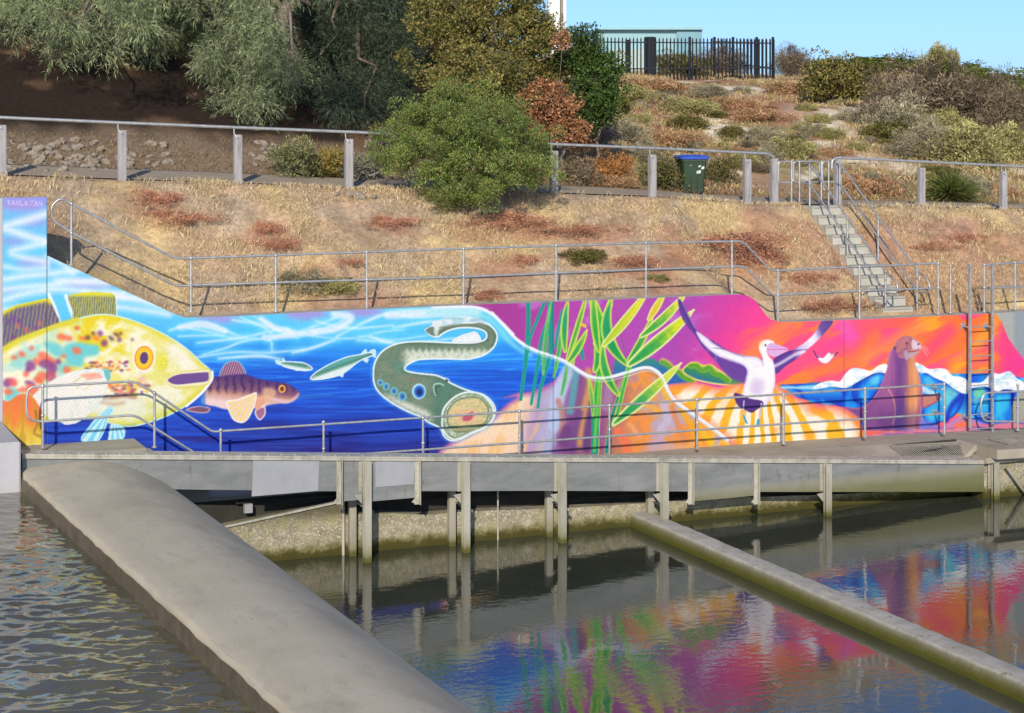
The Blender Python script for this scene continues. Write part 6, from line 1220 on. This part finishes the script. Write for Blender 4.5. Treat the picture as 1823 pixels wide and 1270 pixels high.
# ---------------------------------------------------------------- spiky plant on the right
x, y, z, d = hit(1690, 358); n_sp = 0; rs = np.random.RandomState(5); n = 900; th = rs.rand(n) * 6.283; ph = rs.rand(n) ** .8 * 1.45
D = np.stack([np.sin(ph) * np.cos(th), np.sin(ph) * np.sin(th), np.cos(ph)], 1); P = np.tile([[x, y, z + .05]], (n, 1)) + rs.normal(size=(n, 3)) * .06
sp = thing('spiky_plant', 'dark green spiky grass-like plant by the right-hand fence', 'plant', (x, y, z)); V1, F1, c1 = leaves(P, D, 1.0 * (.7 + .5 * rs.rand(n)), np.full(n, .03), pal([(74, 88, 38), (96, 108, 50), (58, 70, 32), (120, 120, 64)], n, rs), rs, .25)
fast_mesh('blades', V1, F1, M['leaf'], c1, False, sp)
# ---------------------------------------------------------------- dry grass
def grass(name, n, x0, x1, y0, y1, hmin, hmax, dens, seed, cols, wd=.012):
    rs = np.random.RandomState(seed); X_ = rs.uniform(x0, x1, n); Y_ = rs.uniform(y0, y1, n); k = rs.rand(n) < dens(X_, Y_); X_, Y_ = X_[k], Y_[k]; m = len(X_)
    P = np.stack([X_, Y_, ground(X_, Y_) - .01], 1); lean = rs.normal(size=(m, 3)) * .42; lean[:, 2] = 1; h = rs.uniform(hmin, hmax, m) * (.5 + fbm(X_ * 1.5, Y_ * 1.5, seed, 2))
    V, F_, c = leaves(P, lean, h, np.full(m, wd) * (.7 + .6 * rs.rand(m)), pal(cols, m, rs), rs, .3); return tag(fast_mesh(name, V, F_, M['dryleaf'], c), 'dry straw-coloured grass', 'grass', None, 'stuff')
def notstairs(X, Y): return ~((X > 9.35) & (X < 10.35))
def dens_bank(X, Y):
    u, v, d = to_px(X, Y, ground(X, Y)); n = fbm(X / 1.1, Y / 1.1, 701, 3); s = sstep(.46, .60, n)
    for (p, y, rx, ry) in [(560, 345, 220, 20), (480, 430, 120, 40), (450, 500, 160, 50), (720, 470, 130, 50), (1120, 375, 120, 20), (1560, 380, 140, 30), (1440, 450, 90, 60), (1700, 500, 140, 60), (1250, 370, 90, 12)]: s = np.maximum(s, 1.0 - sstep(.6, 1.3, ((u - p) / rx) ** 2 + ((v - y) / ry) ** 2))
    for (p, y, rx, ry) in [(200, 350, 150, 40), (430, 400, 90, 30), (150, 450, 100, 60), (800, 440, 90, 22), (620, 420, 60, 22), (1000, 500, 90, 22), (1600, 340, 60, 10)]: s = s * (.25 + .75 * sstep(.6, 1.3, ((u - p) / rx) ** 2 + ((v - y) / ry) ** 2))
    return (s * .8 + .03) * (.35 + .65 * sstep(.35, .6, fbm(X / .35, Y / .35, 709, 2))) * notstairs(X, Y) * sstep(.7, 1.1, Y) * (1 - .9 * sstep(4.05, 4.3, Y))
straw = [(212, 192, 146), (196, 174, 130), (228, 212, 172), (180, 158, 122), (162, 142, 116)]
grass('dry_grass', 190000, -14, 20, .7, 4.45, .06, .24, dens_bank, 800, straw, .010)
grass('dry_litter', 45000, -14, 20, .75, 4.4, .02, .06, lambda X, Y: .8 * notstairs(X, Y) * (.3 + .7 * fbm(X / .6, Y / .6, 702, 3)), 801, [(156, 124, 100), (170, 148, 124), (132, 106, 88), (186, 164, 134), (160, 124, 104)], .012)
def dens_dune(X, Y):
    u, v, d = to_px(X, Y, ground(X, Y)); s = sstep(.36, .52, fbm(X / 2.2, Y / 2.6, 703, 3)) * sstep(980, 1060, u) * (1 - sstep(1850, 1900, u)); sc = ((u - 1450) / 90) ** 2 + ((v - 212) / 22) ** 2
    
    for (p_, y_, a_, b_) in [(1300, 236, 55, 14), (1540, 196, 55, 9), (1330, 160, 50, 8), (1450, 255, 40, 7), (1400, 192, 40, 10)]: s = s * sstep(.5, 1.2, ((u - p_) / a_) ** 2 + ((v - y_) / b_) ** 2)
    return s * sstep(.5, 1.2, sc) * .8
grass('dune_ground_cover', 260000, 2, 60, 6.4, 50, .10, .34, dens_dune, 802, [(172, 140, 104), (192, 170, 124), (160, 152, 98), (156, 122, 92), (184, 168, 138), (146, 140, 92)], .028)
grass('path_edge_weeds', 26000, -14, 22, 6.2, 8.6, .04, .26, lambda X, Y: fbm(X / .9, Y / .9, 704, 3), 803, [(120, 104, 70), (150, 126, 90), (100, 88, 62), (136, 120, 108)], .014)
# ---------------------------------------------------------------- pale rubble along the back of the path
M['stone'] = mottled('pale_limestone', [(.16, .13, .10), (.26, .22, .17), (.40, .35, .29)], 7, .95, 0, .6, 22)
stones = []
for v in range(6):
    bm = bmesh.new(); bmesh.ops.create_icosphere(bm, subdivisions=2, radius=1); rs = np.random.RandomState(100 + v)
    for vv in bm.verts: 
        q = vv.co.copy(); k = 1 + .3 * math.sin(q.x * 3 + v) * math.cos(q.y * 4 + v * 2) + rs.normal() * .06; vv.co = Vector((q.x * k, q.y * k * .8, q.z * k * .65))
    me = bpy.data.meshes.new('stone'); bm.to_mesh(me); bm.free(); me.materials.append(M['stone']); stones.append(me)
rs = np.random.RandomState(77); spots = []
for i in range(170):
    px = rs.choice([rs.uniform(10, 300), rs.uniform(10, 180), rs.uniform(440, 500), rs.uniform(650, 720)], p=[.5, .22, .16, .12]); py = rs.uniform(252, 308); spots.append((px, py, rs.uniform(.03, .13)))
for (p, y, s) in [(620, 350, .12), (640, 352, .14), (665, 355, .1), (600, 348, .08)]: spots.append((p, y, s))
for i, (p, y, s) in enumerate(spots):
    x, yy_, z, d = hit(p, y); o = bpy.data.objects.new('stone', stones[i % 6]); C.objects.link(o); o.location = (x, yy_, z + s * .2); o.rotation_euler = (rs.rand() * .6, rs.rand() * .6, rs.rand() * 6.28); o.scale = (s * 1.2, s, s)
    tag(o, 'pale angular stone in the rubble %s' % ('left of the second timber post' if p < 217 else 'between the second and third timber posts' if p < 423 else 'between the third and fourth timber posts' if p < 620 else 'between the fourth timber post and the green bush') if y < 330 else 'flat pale stone beside the foot of the fourth timber post', 'stone', 'rubble stones behind the path' if y < 330 else 'stones by the fourth post')
# loose dead stalks on the skyline
rs = np.random.RandomState(21)
for i, (p, y, h, lab) in enumerate([(1428, 112, 34, 'bare dead stalk on the skyline beside the fence end'), (1474, 106, 24, 'bare dead stalk on the skyline above the olive bush'), (1700, 120, 44, 'thin bare stalk above the wispy skyline bush')]):
    a = Vector(atd(p, y + 20, 84)); b = Vector(atd(p, y + 20 - h, 84)); mb = MB()
    for k in range(9): q = a.lerp(b, .3 + .6 * rs.rand()); mb.tube([a.lerp(b, .1 * k), q + Vector(rs.normal(size=3)) * .25], .02, 4, True, .008)
    mb.tube([a, b], .03, 5, True, .01); tag(mb.build('dead_stalk', M['bark']), lab, 'stalk')
print('objects', len(bpy.data.objects), 'tris', sum(len(o.data.polygons) for o in bpy.data.objects if o.type == 'MESH'))
